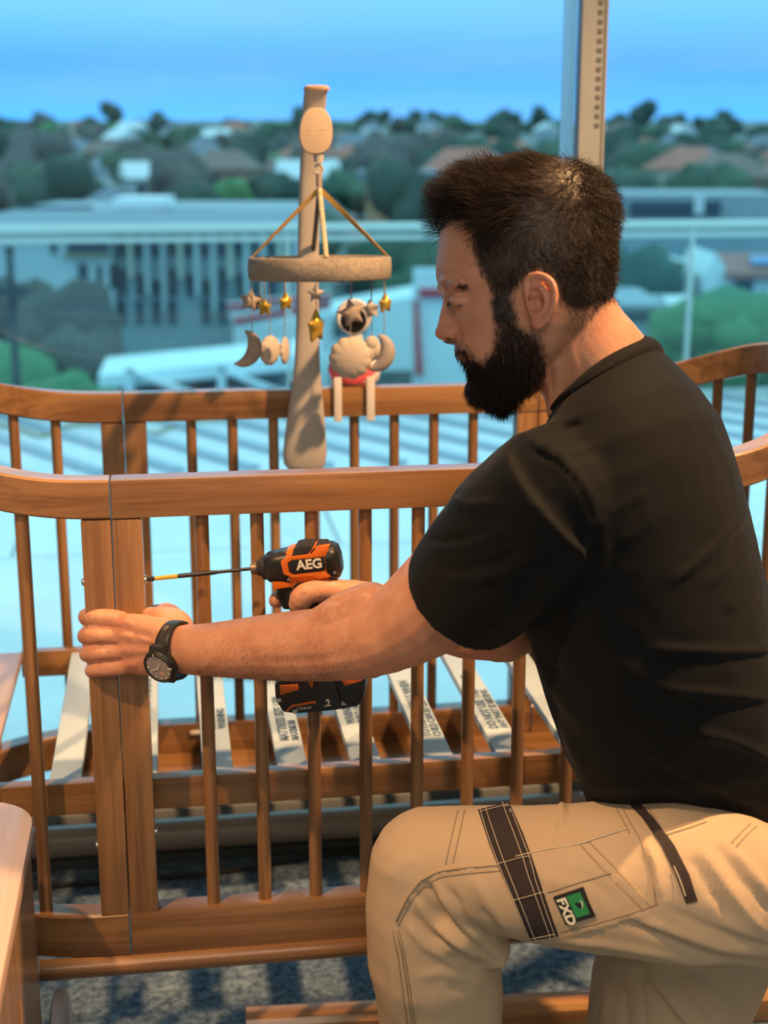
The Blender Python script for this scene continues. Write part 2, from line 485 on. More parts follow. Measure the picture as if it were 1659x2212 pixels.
for side in (-1, 1):
    A = R(38)
    for a, b in ((0, A), (A, math.pi - A), (math.pi - A, math.pi)):
        e = .0016
        end_strip(a + e, b - e, side, ZT - .051, ZT, TH, True).build('end_rail', M['wood_u'], cot)
    end_strip(.003, math.pi - .003, side, ZB0, ZB1, TH, False, 40).build('end_bottom_rail', M['wood_u'], cot)
    pts = np.array([end_pt(t, side) for t in tt]); seg = np.hypot(*np.diff(pts, axis=0).T); s = np.concatenate([[0], np.cumsum(seg)])
    nb = int(round((s[-1] - .23) / .0735)) + 1
    for i in range(nb):
        q = .115 + (s[-1] - .23) * i / (nb - 1)
        u, v = np.interp(q, s, pts[:, 0]), np.interp(q, s, pts[:, 1])
        MB().tube([CT(u, v, ZB1 - .004), CT(u, v, ZT - .045 + rise(v))], .009, 16).build('bar', M['wood_z'], cot)
    # legs under the curved ends, with castors
    for vv, tq in ((.10, R(62)), (.60, R(118))):
        u, v = end_pt(tq, side)
        lg = MB().box((u - .022, v - .016, .055), (u + .022, v + .016, ZB0), CT).build('leg', M['wood_z'], cot, bevel=.003)
        MB().lathe(CT(u, v - .012, .027), CV, [(0, .012), (0, .025), (.003, .027), (.021, .027), (.024, .025), (.024, .012)], 20).build('castor', M['dark_steel'], lg)
        MB().box((u - .012, v - .017, .03), (u + .012, v + .017, .057), CT).build('castor_fork', M['steel'], lg, bevel=.002)
# mattress base: two long rails, wooden end boards, white slats with printed warnings
VN, VF, ZS = .058, .612, .506
MB().box((-.24, VN, ZS - .046), (LC + .24, VN + .022, ZS), CT).build('base_rail', M['wood_u'], cot, bevel=.002)
MB().box((-.19, VF, ZS - .046), (LC + .19, VF + .022, ZS), CT).build('base_rail', M['wood_u'], cot, bevel=.002)
pale = wood('pale_board', 'v', (.52, .36, .27), (.44, .29, .21), .5)
for u0 in (-.262, LC + .186):
    MB().box((u0, VN + .023, ZS - .012), (u0 + .076, VF - .001, ZS + .002), CT).build('end_board', pale, cot, bevel=.004)
def text_mesh(s, size, ext=.0004, bold=0.0, shear=0.0, align='LEFT'):
    cu = bpy.data.curves.new('t', 'FONT'); cu.body = s; cu.size = size; cu.extrude = ext; cu.offset = bold; cu.shear = shear
    cu.align_x = align; cu.align_y = 'CENTER'; cu.resolution_u = 3
    o = bpy.data.objects.new('t', cu); COL.objects.link(o)
    dg = bpy.context.evaluated_depsgraph_get(); dg.update()
    me = bpy.data.meshes.new_from_object(o.evaluated_get(dg))
    bpy.data.objects.remove(o); bpy.data.curves.remove(cu)
    return me
def put_text(name, s, size, org, ex, ey, material, parent, ext=.0004, bold=0, shear=0, align='LEFT'):
    """flat lettering with its baseline along ex and up along ey"""
    me = text_mesh(s, size, ext, bold, shear, align)
    ex, ey = Vector(ex).normalized(), Vector(ey).normalized(); ez = ex.cross(ey)
    m4 = Matrix((ex, ey, ez)).transposed().to_4x4(); m4.translation = Vector(org) - root_loc(parent)
    me.transform(m4)
    me.materials.clear()
    return link_mesh(name, me, material, parent, smooth=False)
slat_text = {1: ('AS/NZS 2172 WARNING', '', .25), 2: ('MATTRESS THICKNESS', 'WARNING', .23), 3: ('MATTRESS SIZE 1190', 'MAXIMUM', .17), 4: ('WARNING DO NOT LEAVE', 'CHILD UNATTENDED', .22),
             5: ('TO PREVENT FALLS WHEN', 'CHILD CAN SIT LOWER BASE', .155), 6: ('DO NOT USE THIS COT IF', 'ANY PART IS MISSING', .17)}
for i in range(8):
    u = -.083 + .1055 * i
    sl = MB().box((u - .0215, VN + .023, ZS - .017), (u + .0215, VF - .001, ZS - .003), CT).build('slat', M['white_slat'], cot, bevel=.003, label='white slat' if i not in slat_text else 'white slat with printed warning')
    if i in slat_text:
        a, b, v0 = slat_text[i]
        put_text('lettering', a, .0195, CT(u - .0035 if b else u + .004, v0, ZS - .0026), CV, -CU, M['ink'], sl, bold=.0007)
        if b: put_text('lettering', b, .0165, CT(u + .0125, v0, ZS - .0026), CV, -CU, M['ink'], sl, bold=.0005)
MB().box((-.15, .565, ZB0 - .002), (LC + .15, WB - .001, ZB0 + .010), CT).build('under_shelf', M['wood_u'], cot, bevel=.002)
MB().capsule([CT(.098, WB - .001, .318), CT(.118, WB - .001, .318)], .005, 10).build('slot_plate', mat('ivory_cap', (.75, .72, .66), .5), cot)
# bolts on the posts
for u, z in ((-.0395, .806), (-.0395, .432), (.0395, .447)):
    d = -1 if u < 0 else 1
    MB().lathe(CT(u - d * .001, .018, z), CU * d, [(0, .0055), (.002, .0055), (.0038, .003), (.004, 0)], 14).build('bolt', M['steel'], cot)
MB().lathe(CT(.0385, .008, .809), CU, [(0, .006), (.0025, .006), (.0035, .0045), (.0035, .002), (.0015, .0018)], 16).build('bolt', M['steel'], cot)
# ================================================================== terrace outside the window
def simple_noise_mat(name, c0, c1, scale, rough=.8):
    m = mat(name, c0, rough, var=.001, vscale=scale)
    r = [n for n in m.node_tree.nodes if n.type == 'VALTORGB'][0]
    r.color_ramp.elements[0].color = (*c0, 1); r.color_ramp.elements[1].color = (*c1, 1)
    return m
M['paving'] = simple_noise_mat('pale_paving', (.72, .75, .74), (.88, .90, .89), 2.2)
M['joint'] = mat('paving_joint', (.36, .37, .37), .9)
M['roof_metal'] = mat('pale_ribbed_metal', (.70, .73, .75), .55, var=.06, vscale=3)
M['roof_shade'] = mat('blue_grey_rib', (.36, .43, .50), .6)  # ribs are a darker blue grey than the sheet
M['rail_paint'] = mat('grey_green_rail', (.52, .60, .56), .4)
TZ = -.10
ter = bpy.data.objects.new('floor_terrace', None); COL.objects.link(ter); ter.location = CT(0, 3, TZ); struct(ter, 'pale paved terrace outside the window')
MB().box((-9, 1.0, TZ - .4), (11, 6.3, TZ - .012), CT).build('bed', M['joint'], ter, smooth=False)
slabs = []
proto = None
for j in range(4):
    for i in range(14):
        u0 = -6.5 + i * 1.2 + (.37 if j % 2 else 0); v0 = 1.0 + j * 1.2
        if v0 + 1.2 > 5.0 and j == 3: pass
        me = None
        if proto is None:
            proto = MB().box((u0, v0, TZ - .012), (u0 + 1.188, v0 + 1.188, TZ), CT).build('paving_slab', M['paving'], ter, smooth=False)
            P0 = (u0, v0)
        else:
            c = proto.copy(); COL.objects.link(c); c.parent = ter
            d = CT(u0, v0, 0) - CT(*P0, 0); c.location = d
# ribbed metal skirting roof between the paving and the balustrade
MB().box((-9, 4.62, TZ - .0), (11, 6.3, TZ + .012), CT).build('roof_sheet', M['roof_metal'], ter, smooth=False)
rp = None
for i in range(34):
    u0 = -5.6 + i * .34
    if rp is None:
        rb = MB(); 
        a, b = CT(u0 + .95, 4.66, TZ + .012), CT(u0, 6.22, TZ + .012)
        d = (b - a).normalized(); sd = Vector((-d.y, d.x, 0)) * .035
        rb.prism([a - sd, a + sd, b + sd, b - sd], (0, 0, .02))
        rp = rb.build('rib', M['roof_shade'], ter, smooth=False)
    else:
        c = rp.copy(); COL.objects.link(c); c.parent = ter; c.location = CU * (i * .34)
# balustrade
bal = thing('balustrade', CT(0, 6.25, TZ), 'glass balustrade with a round pale green handrail at the terrace edge', 'railing')
MB().tube([CT(-9, 6.22, .905), CT(11, 6.22, .905)], .027, 16).build('handrail', M['rail_paint'], bal)
MB().box((-9, 6.205, .835), (11, 6.235, .862), CT).build('glass_cap', M['rail_paint'], bal, bevel=.004)
MB().box((-9, 6.20, TZ), (11, 6.24, TZ + .06), CT).build('channel', M['rail_paint'], bal)
for i, u in enumerate((-5.35, -3.05, -1.53, .75, 3.05, 5.35, 7.6)):
    if i < 6: MB().box((u + .03, 6.214, TZ + .05), ((-3.05, -1.53, .75, 3.05, 5.35, 7.6)[i] - .03, 6.226, .84), CT).build('glass_panel', M['glass2'], bal, smooth=False)
    MB().box((u - .012, 6.208, TZ + .05), (u + .012, 6.232, .88), CT).build('post', M['rail_paint'], bal)
# thin hose lying on the paving
hz = [PZ(x, y, TZ + .022) for x, y in ((-60, 905), (0, 918), (45, 928), (90, 942), (130, 925), (170, 917), (250, 920), (330, 935), (370, 922), (425, 908), (520, 905))]
def smooth_curve(p, k=6):
    p = [Vector(x) for x in p]; out = []
    for i in range(len(p) - 1):
        a, b, c, d = p[max(i - 1, 0)], p[i], p[i + 1], p[min(i + 2, len(p) - 1)]
        for j in range(k):
            t = j / k
            out.append(.5 * ((2 * b) + (c - a) * t + (2 * a - 5 * b + 4 * c - d) * t * t + (3 * b - a - 3 * c + d) * t ** 3))
    out.append(p[-1]); return out
tag(MB().tube(smooth_curve(hz), .011, 8).build('hose', mat('tan_hose', (.42, .38, .28), .6)), 'thin tan hose snaking across the ribbed metal at the terrace edge', 'hose')

# ================================================================== suburb beyond
GZ = -9.0
def ground_z(x, y):
    z = GZ
    if y > 150: z += (y - 150) * .0135 + max(0, y - 420) * .021
    return z + 1.5 * noise.noise(Vector((x * .008, y * .008, 0)))
gx, gy = np.linspace(-520, 520, 53), np.concatenate([np.linspace(12, 160, 16), np.linspace(180, 1000, 34)])
gv = [Vector((x, y, ground_z(x, y))) for y in gy for x in gx]
gf = [(j * 53 + i, j * 53 + i + 1, (j + 1) * 53 + i + 1, (j + 1) * 53 + i) for j in range(len(gy) - 1) for i in range(52)]
M['ground'] = simple_noise_mat('suburb_ground', (.07, .11, .09), (.20, .22, .22), .06)
hill = MB().add(gv, gf).build('ground_hillside', M['ground'], angle=0); struct(hill, 'wooded suburban hillside rising to the skyline')

leafm = [simple_noise_mat('foliage_dark', (.020, .050, .042), (.055, .10, .075), 1.2, .9), simple_noise_mat('foliage_mid', (.04, .085, .06), (.085, .14, .09), 1.2, .9),
         simple_noise_mat('foliage_brown', (.085, .085, .085), (.14, .13, .12), 1.2, .9), simple_noise_mat('foliage_green', (.05, .16, .07), (.10, .26, .11), 1.2, .9)]
bark = mat('bark', (.09, .07, .06), .9)
def crown_mesh(seed, mt, squash):
    rnd = random.Random(seed); b = MB()
    for k in range(7):
        a = rnd.uniform(0, 6.28); r = rnd.uniform(.1, .55) if k else 0
        c = Vector((math.cos(a) * r, math.sin(a) * r, rnd.uniform(.42, .8) * squash if k else .55 * squash)); s = rnd.uniform(.28, .42) if k else .5
        b.ellipsoid(c, ((s, 0, 0), (0, s, 0), (0, 0, s * .85 * squash)), 12, 8)
    for i, p in enumerate(b.v):
        n = noise.noise(p * 5 + Vector((seed, 0, 0))); b.v[i] = p * (1 + .16 * n)
    me = b.mesh('crown'); me.materials.append(mt); me.shade_smooth(); return me
crowns = [crown_mesh(1, leafm[0], 1.0), crown_mesh(2, leafm[0], 1.35), crown_mesh(3, leafm[1], .9), crown_mesh(4, leafm[1], 1.1), crown_mesh(5, leafm[2], 1.0), crown_mesh(6, leafm[2], 1.25), crown_mesh(7, leafm[3], 1.0), crown_mesh(8, leafm[3], .8)]
tm = MB().tube([(0, 0, -.25), (0, 0, .2), (.02, 0, .5)], [.06, .05, .025], 8).mesh('trunk'); tm.materials.append(bark); tm.shade_smooth()
def tree(loc, s, k, label, group=None):
    t = thing('tree', loc, label, 'tree', group); t.scale = (s, s, s); t.rotation_euler.z = random.uniform(0, 6)
    for nm, me in (('crown', crowns[k]), ('trunk', tm)):
        o = bpy.data.objects.new(nm, me); COL.objects.link(o); o.parent = t
    return t
wallc = [mat('house_wall_%s' % n, c, .8) for n, c in (('white', (.72, .74, .74)), ('cream', (.60, .56, .46)), ('grey', (.36, .40, .44)), ('brick', (.30, .17, .13)))]
roofc = [mat('roof_%s' % n, c, .7) for n, c in (('slate', (.15, .18, .22)), ('terracotta', (.42, .15, .11)), ('pale', (.62, .66, .68)), ('brown', (.20, .14, .12)))]
winm = mat('dark_window', (.025, .045, .06), .2)
hmesh = {}
def house_parts(wi, ri, hip):
    key = (wi, ri, hip)
    if key not in hmesh:
        a = MB().box((-.5, -.4, -.25), (.5, .4, .38)).mesh('wall'); a.materials.append(wallc[wi])
        e = .2 if hip else .0
        r = MB(); p = [Vector(x) for x in ((-.56, -.46, .37), (.56, -.46, .37), (.56, .46, .37), (-.56, .46, .37), (-.56 + e * 1.6, 0, .68), (.56 - e * 1.6, 0, .68))]
        r.add(p, [(3, 2, 1, 0), (0, 1, 5, 4), (2, 3, 4, 5), (1, 2, 5), (3, 0, 4)])
        r = r.mesh('roof'); r.materials.append(roofc[ri])
        w = MB().box((-.08, -.41, .08), (.08, -.395, .27)).mesh('window'); w.materials.append(winm)
        hmesh[key] = (a, r, w)
    return hmesh[key]
def house(loc, s, rz, wi, ri, hip, label, group=None):
    t = thing('house', loc, label, 'house', group); t.scale = (s, s, s); t.rotation_euler.z = rz
    a, r, w = house_parts(wi, ri, hip)
    for nm, me, lx in (('wall', a, 0), ('roof', r, 0), ('window', w, -.27), ('window', w, .0), ('window', w, .27)):
        o = bpy.data.objects.new(nm, me); COL.objects.link(o); o.parent = t; o.location = (lx, 0, 0)
    return t
HL = ('white walled hillside house with a dark slate roof', 'cream hillside house under a terracotta roof', 'grey hillside house with a pale metal roof', 'brick hillside house with a brown roof')
TL = ('dark evergreen tree on the far hillside', 'bushy mid green tree on the far hillside', 'bare brownish winter tree on the far hillside', 'bright green tree among the houses')
rt = random.Random(21)
combos = [(0, 0, True), (1, 1, True), (2, 2, False), (3, 3, True)]
placed = [(PY(865, 400, 158).x, 158, 13), (PY(1500, 450, 100).x, 100, 14), (PY(1590, 350, 260).x, 260, 8), (PY(1390, 350, 240).x, 240, 8), (PY(770, 345, 260).x, 260, 8), (PY(520, 350, 250).x, 250, 7), (PY(75, 310, 250).x, 250, 9)]
def free_spot(x, y, r, spread):
    for k in range(14):
        xx, yy = x + rt.uniform(-spread, spread) * (k > 0), y + rt.uniform(-spread, spread) * (k > 0)
        if all((xx - a) ** 2 + (yy - b_) ** 2 > (r + c) ** 2 for a, b_, c in placed):
            placed.append((xx, yy, r)); return xx, yy
    return None
for row in range(10):
    D = (112, 140, 172, 215, 265, 325, 395, 470, 550, 630)[row]
    half = D * .40
    n = (14, 16, 19, 24, 28, 30, 31, 31, 29, 27)[row]
    for i in range(n):
        x = -half + 2 * half * (i + rt.uniform(-.3, .3)) / (n - 1); y = D * rt.uniform(.94, 1.06)
        if D < 130 and x < -4: continue
        if rt.random() < (.10, .18, .30, .55, .65, .7, .7, .65, .6, .5)[row]:
            ci = rt.choices((0, 1, 2, 3), (5, 3, 3, 2))[0]; c = combos[ci]; s = rt.uniform(7.5, 10.5)
            q = free_spot(x, y, s * .72, D * .03)
            if q: house((q[0], q[1], ground_z(*q) + s * .14), s, rt.uniform(-.8, .8) + rt.choice((0, 1.57)), *c, HL[ci], ('white slate roofed houses on the hill', 'terracotta roofed houses on the hill', 'pale roofed houses on the hill', 'brown roofed houses on the hill')[ci])
        kk = rt.choices(range(8), (3, 3, 3, 3, 6, 6, 1, 1) if x < 0 and row < 4 else (4, 3, 4, 4, 2, 2, 1, 1))[0]
        s = rt.uniform(4.8, 7.0) if row < 3 else rt.uniform(5, 8)
        q = free_spot(x + rt.uniform(-1, 1) * half / n, y + rt.uniform(3, 14), s * .84, D * .04)
        if q: tree((q[0], q[1], ground_z(*q)), s, kk, TL[kk // 2], ('dark trees on the hillside', 'mid green trees on the hillside', 'bare trees on the hillside', 'bright green trees on the hillside')[kk // 2])
# skyline trees standing out against the sky
for px, dy, k in [(-10, 246, 0), (75, 264, 4), (245, 236, 1), (185, 246, 0), (345, 252, 1), (820, 254, 1), (1165, 246, 1), (1385, 238, 1), (1460, 246, 0), (905, 254, 0), (655, 250, 1)] + [(x + rt.uniform(-18, 18), rt.uniform(250, 266), rt.choice((0, 0, 1, 1, 2, 4))) for x in range(-260, 1960, 46)]:
    s = rt.uniform(6.5, 10); q = PY(px, dy + rt.uniform(-2, 6), 700); yy = 700
    while yy < 900 and not all((q.x - a) ** 2 + (yy - b_) ** 2 > (s * .85 + c_) ** 2 for a, b_, c_ in placed): yy += 9
    placed.append((q.x, yy, s * .85))
    tree((q.x, yy, q.z - s * 1.02), s, k, 'dark skyline tree standing against the dusk sky', 'skyline trees against the sky')

# ---- the nearer buildings
M['bw'] = mat('pale_render', (.56, .62, .64), .7, var=.05, vscale=.4); M['bg'] = mat('grey_cladding', (.27, .33, .36), .6, var=.1, vscale=.5)
M['bd'] = mat('dark_glazing', (.030, .055, .075), .15); M['bs'] = mat('olive_soffit', (.30, .28, .18), .8); M['bp'] = mat('white_roofing', (.84, .88, .90), .6)
def bld_box(root, nm, m, px0, py0, px1, py1, D, depth, zlo=None):
    a, b = PY(px0, py0, D), PY(px1, py1, D)
    z1, z0 = a.z, (b.z if zlo is None else zlo)
    return MB().box((a.x, D, z0), (b.x, D + depth, z1)).build(nm, m, root, smooth=False)
off = thing('office_building', (-9.5, 62, GZ), 'large pale office block with dark upright windows behind the handrail at left', 'building')
bld_box(off, 'wall', M['bw'], -160, 497, 250, 720, 62, 14, GZ - 2)
bld_box(off, 'wall', M['bg'], 250, 497, 655, 720, 62.3, 14, GZ - 2)
bld_box(off, 'roof_slab', mat('grey_roofing', (.20, .26, .30), .8), -160, 488, 655, 499, 61.7, 15)
bld_box(off, 'fascia', M['bp'], -160, 487, 655, 500, 61.5, .3)
bld_box(off, 'soffit', M['bs'], 136, 548, 238, 556, 61.7, .5)
for x0, y0, x1, y1 in ((143, 515, 236, 548), (108, 515, 122, 548), (168, 570, 190, 622), (208, 573, 221, 625), (236, 572, 247, 622), (20, 650, 60, 700), (100, 650, 150, 700)):
    bld_box(off, 'window', M['bd'], x0, y0, x1, y1, 61.9, .3)
for i in range(11):
    x = 256 + i * 36
    bld_box(off, 'window', M['bd'], x, 514, x + 14, 554, 62.15, .3)
    bld_box(off, 'window', M['bd'], x + 2, 580 + (i % 3) * 12, x + 17, 640, 62.15, .3)
    if i != 4: bld_box(off, 'window', M['bd'], x + 1, 650, x + 16, 700, 62.15, .3)
    bld_box(off, 'pilaster', M['bw'] if i % 3 else wallc[1], x + 18, 499, x + 30, 600 + (i * 37) % 110, 61.9, .5)
up = thing('flat_roofed_block', (-14, 85, GZ), 'low dark glazed block with a white T-shaped roof hut above the handrail', 'building')
bld_box(up, 'wall', M['bg'], 30, 452, 660, 500, 85, 12, GZ)
bld_box(up, 'window_band', M['bd'], 205, 456, 285, 474, 84.8, .4)
bld_box(up, 'window_band', M['bd'], 322, 452, 470, 474, 84.8, .4)
bld_box(up, 'window_band', M['bd'], 40, 446, 200, 474, 84.8, .4)
bld_box(up, 'roof_sheet', M['bp'], 60, 474, 155, 486, 84.2, 2)
bld_box(up, 'roof_sheet', M['bp'], 500, 460, 640, 474, 84.2, 2)
bld_box(up, 'roof_hut', M['bp'], 286, 448, 326, 486, 84, 3)
bld_box(up, 'hut_roof', M['bp'], 243, 428, 356, 450, 83.5, 4)
wh = thing('warehouse', (-6, 40, GZ), 'white roofed warehouse just below the terrace at left', 'building')
def quad_slab(root, nm, m, pts, D, depth, thick=None):
    q = [PY(x, y, D) for x, y in pts]
    return MB().prism(q, (0, depth, 0)).build(nm, m, root, smooth=False)
a, b = PY(215, 800, 38), PY(680, 770, 38)
rf = [PY(230, 772, 46), PY(690, 728, 46), PY(690, 765, 38), PY(212, 812, 38)]
MB().prism(rf, (0, 0, -.35)).build('roof', M['bp'], wh, smooth=False)
MB().box((PY(235, 812, 38.5).x, 38.4, GZ - 4), (PY(690, 812, 38.5).x, 46, PY(235, 808, 38.5).z - .5)).build('wall', M['bw'], wh, smooth=False)
for x in (270, 470):
    quad_slab(wh, 'gable_beam', M['bp'], ((x, 800), (x + 18, 800), (x + 150, 850), (x + 118, 850)), 37.6, .3)
    quad_slab(wh, 'post', M['bp'], ((x, 800), (x + 16, 800), (x + 16, 900), (x, 900)), 37.6, .3)
bld_box(wh, 'window', M['bd'], 330, 818, 420, 850, 38.2, .3); bld_box(wh, 'window', M['bd'], 520, 800, 600, 835, 38.2, .3)
sg = thing('fascia_sign', PY(600, 680, 54), 'slanting red and white fascia sign behind the mobile', 'sign')
M['red'] = mat('sign_red', (.62, .04, .06), .5); M['sw'] = mat('sign_white', (.78, .82, .84), .5)
quad_slab(sg, 'sign_board', M['sw'], ((490, 655), (715, 632), (715, 668), (505, 712)), 54, .3)
quad_slab(sg, 'red_band', M['red'], ((489, 658), (715, 634), (715, 642), (493, 668)), 53.8, .2)
quad_slab(sg, 'red_band', M['red'], ((502, 690), (715, 650), (715, 662), (508, 700)), 53.8, .2)
bx = thing('white_shed', PY(600, 740, 56), 'white flat roofed shed under the red and white sign', 'building')
quad_slab(bx, 'wall', M['bp'], ((505, 712), (900, 640), (900, 800), (505, 800)), 56, 4.5)
quad_slab(bx, 'window', M['bd'], ((720, 690), (790, 678), (790, 720), (720, 730)), 55.8, .3)
pyl = thing('pylon_sign', PY(945, 830, 50), 'tall white pylon sign with red stripes beside the man\'s face', 'sign')
bld_box(pyl, 'panel', M['sw'], 893, 582, 1010, 840, 50, .6)
bld_box(pyl, 'red_band', M['red'], 906, 624, 975, 642, 49.8, .3)
quad_slab(pyl, 'red_band', M['red'], ((892, 650), (903, 650), (914, 812), (898, 812)), 49.8, .3)
br = thing('brick_building', PY(865, 420, 150), 'orange brick building with a flat dark roof above the handrail', 'building')
bld_box(br, 'wall', mat('orange_brick', (.46, .25, .14), .8), 790, 392, 940, 440, 150, 15, GZ)
bld_box(br, 'roof_slab', roofc[0], 770, 372, 950, 392, 149, 17)
for x in (805, 845, 885): bld_box(br, 'window', M['bd'], x, 402, x + 22, 424, 149.6, .6)
gl = thing('glazed_block', PY(1420, 450, 95), 'low blue glazed block above the handrail at right', 'building')
bld_box(gl, 'wall', M['bg'], 1335, 420, 1700, 500, 95, 10, GZ)
bld_box(gl, 'window_band', M['bd'], 1362, 436, 1500, 468, 94.7, .4); bld_box(gl, 'window_band', M['bd'], 1525, 434, 1556, 466, 94.7, .4)
bld_box(gl, 'fin', M['bw'], 1502, 424, 1520, 462, 94.4, .6)
rh = thing('gabled_house', PY(1590, 590, 70), 'white gabled house with a red tiled roof and blue solar panels at right', 'house')
quad_slab(rh, 'wall', M['bp'], ((1518, 598), (1548, 548), (1575, 592), (1720, 592), (1720, 650), (1518, 650)), 70, 6)
MB().prism([PY(1546, 546, 73), PY(1730, 546, 73), PY(1740, 588, 69.4), PY(1570, 590, 69.4)], (0, 0, -.3)).build('roof', roofc[1], rh, smooth=False)
MB().prism([PY(1618, 556, 72) + Vector((0, 0, .08)), PY(1720, 556, 72) + Vector((0, 0, .08)), PY(1724, 575, 70.3) + Vector((0, 0, .08)), PY(1622, 576, 70.3) + Vector((0, 0, .08))], (0, 0, .06)).build('solar_panel', mat('solar_blue', (.05, .13, .36), .2), rh, smooth=False)
bld_box(rh, 'window', M['bd'], 1590, 604, 1625, 630, 69.7, .4)
for i, (x0, y0, x1, y1, D, m1) in enumerate(((1370, 562, 1505, 600, 82, 0), (1345, 640, 1440, 700, 58, 1), (1450, 655, 1560, 720, 60, 0), (720, 570, 890, 640, 72, 2))):
    hb = thing('flat_house', PY((x0 + x1) / 2, y1, D), ('blue roofed low house right of the man\'s head', 'grey roofed shed right of the man\'s neck', 'white walled low house behind the cot end', 'pale low house behind the mobile ring')[i], 'house')
    bld_box(hb, 'wall', wallc[(0, 2, 0, 0)[m1]] if i != 3 else M['bw'], x0, y0 + (y1 - y0) * .3, x1, y1, D, 7, GZ - 2)
    q = [PY(x0 + 14, y0, D + 5), PY(x1 - 10, y0, D + 5), PY(x1 + 6, y0 + (y1 - y0) * .4, D - .4), PY(x0 - 6, y0 + (y1 - y0) * .4, D - .4)]
    MB().prism(q, (0, 0, -.25)).build('roof', roofc[2] if i != 1 else roofc[0], hb, smooth=False)
    for k in range(3):
        xx = x0 + (x1 - x0) * (.15 + .27 * k); bld_box(hb, 'window', M['bd'], xx, y0 + (y1 - y0) * .55, xx + (x1 - x0) * .14, y1 - 8, D - .3, .3)
for i, (px, py, D, s, k, lb) in enumerate(((1610, 650, 52, 4.4, 6, 'rounded bright green tree behind the right cot end'), (1500, 640, 46, 2.3, 7, 'low green bush left of the rounded green tree'), (1345, 590, 72, 4.0, 3, 'green tree just right of the man\'s hair'), (1440, 520, 112, 5, 2, 'dark green tree under the handrail at right'),
        (30, 770, 46, 3.4, 6, 'yellow green bush at the foot of the street lamp'), (112, 800, 32, 1.9, 7, 'small green shrub left of the warehouse'), (130, 655, 50, 3.8, 4, 'bare grey tree in front of the office block'), (930, 560, 66, 4.6, 3, 'green tree behind the white pylon sign'), (770, 640, 72, 2.0, 2, 'dark green shrub beside the white shed'),
        (1590, 350, 260, 10, 2, 'big rounded green tree on the hill at right'), (1390, 350, 240, 9, 3, 'broad green tree right of the window mullion'), (770, 345, 260, 9.5, 2, 'broad dark green tree right of the mobile motor'), (520, 350, 250, 8, 1, 'dark conifer left of the mobile post'), (75, 310, 250, 11, 4, 'large bare tree on the hill at far left'))):
    q = PY(px, py, D); z = q.z - s * .9
    tree((q.x, D, z), s, k, lb)
lampost = thing('street_lamp', PY(30, 840, 30), 'dark street lamp post with a cross arm at far left', 'lamp post')
lm = mat('dark_post_paint', (.055, .065, .07), .5)
q0, q1 = PY(38, 860, 30), PY(20, 540, 30)
MB().tube([Vector((q0.x, 30, GZ)), q0, q1], [.11, .10, .07], 10).build('pole', lm, lampost)
quad_slab(lampost, 'cross_arm', lm, ((-60, 617), (56, 617), (56, 641), (-60, 641)), 29.85, .3)
MB().ellipsoid(q1, ((.11, 0, 0), (0, .11, 0), (0, 0, .1))).build('cap', lm, lampost)
# ================================================================== mobile clamped on the far rail
M['thread'] = mat('cream_thread', (.62, .53, .38), .7)
M['strap'] = mat('dark_brown_canvas', (.040, .030, .030), .8, spec=.25, bump=.15, bscale=900)
M['mob'] = mat('ivory_plastic', (.50, .46, .42), .5)
M['linen'] = mat('grey_linen', (.36, .31, .25), .9, var=.22, vscale=160, bump=.5, bscale=600)
M['gold'] = mat('gold_fabric', (.62, .40, .06), .38, metal=.55)
M['taupe'] = mat('taupe_plush', (.40, .32, .27), .85, bump=.3, bscale=700)
M['silver'] = mat('silver_plush', (.42, .37, .34), .6, bump=.25, bscale=700)
M['cream'] = mat('cream_plush', (.60, .52, .44), .85, bump=.3, bscale=600)
M['ribbon'] = mat('ochre_ribbon', (.48, .29, .07), .6); M['rope'] = mat('cream_rope', (.58, .50, .33), .8, var=.4, vscale=300); M['rope_g'] = mat('grey_rope', (.13, .13, .125), .8)
M['thread_s'] = mat('grey_cord', (.30, .28, .25), .8)
mob = thing('baby_mobile', CT(.27, WB - .02, .84), 'ivory baby mobile clamped on the far cot rail with hanging plush moons and stars', 'mobile')
VA = WB - .036
def Q(px, py, dv=0.0):
    """pixel to a point on the upright plane just in front of the far rail, dv metres nearer"""
    o = CT(0, VA - dv, 0); r = P(px, py, 1.0) - CAMV
    t = (o - CAMV).dot(CV) / r.dot(CV)
    return CAMV + r * t
def arm_ring(y, x0, x1, th, dv, p=.75, n=24):
    a, b = Q(x0, y, dv), Q(x1, y, dv); c = (a + b) / 2; f = (b - a) / 2
    return [c + f * math.copysign(abs(math.cos(t)) ** p, math.cos(t)) + CV * (th * math.copysign(abs(math.sin(t)) ** p, math.sin(t))) for t in (2 * math.pi * k / n for k in range(n))]
MB().loft([arm_ring(1019, 640, 676, .006, .004), arm_ring(1015, 624, 693, .009, .004), arm_ring(1002, 613, 703, .012, .004), arm_ring(980, 611, 706, .014, .004), arm_ring(940, 615, 704, .0145, .004), arm_ring(890, 622, 700, .014, .004),
           arm_ring(840, 630, 695, .013, .004), arm_ring(780, 636, 691, .012, .004), arm_ring(700, 640, 689, .011, .004), arm_ring(600, 641, 688, .0105, .006), arm_ring(480, 644, 690, .010, .010), arm_ring(380, 647, 694, .010, .016),
           arm_ring(300, 650, 698, .010, .026), arm_ring(240, 653, 703, .010, .040), arm_ring(205, 656, 706, .010, .055), arm_ring(196, 658, 708, .010, .062)]).build('arm', M['mob'], mob)
MB().loft([arm_ring(197, 656, 711, .013, .060), arm_ring(192, 655, 712, .0145, .062), arm_ring(187, 657, 710, .013, .064), arm_ring(184, 664, 703, .008, .066)]).build('arm_cap', mat('peach_cap', (.66, .46, .32), .5), mob)
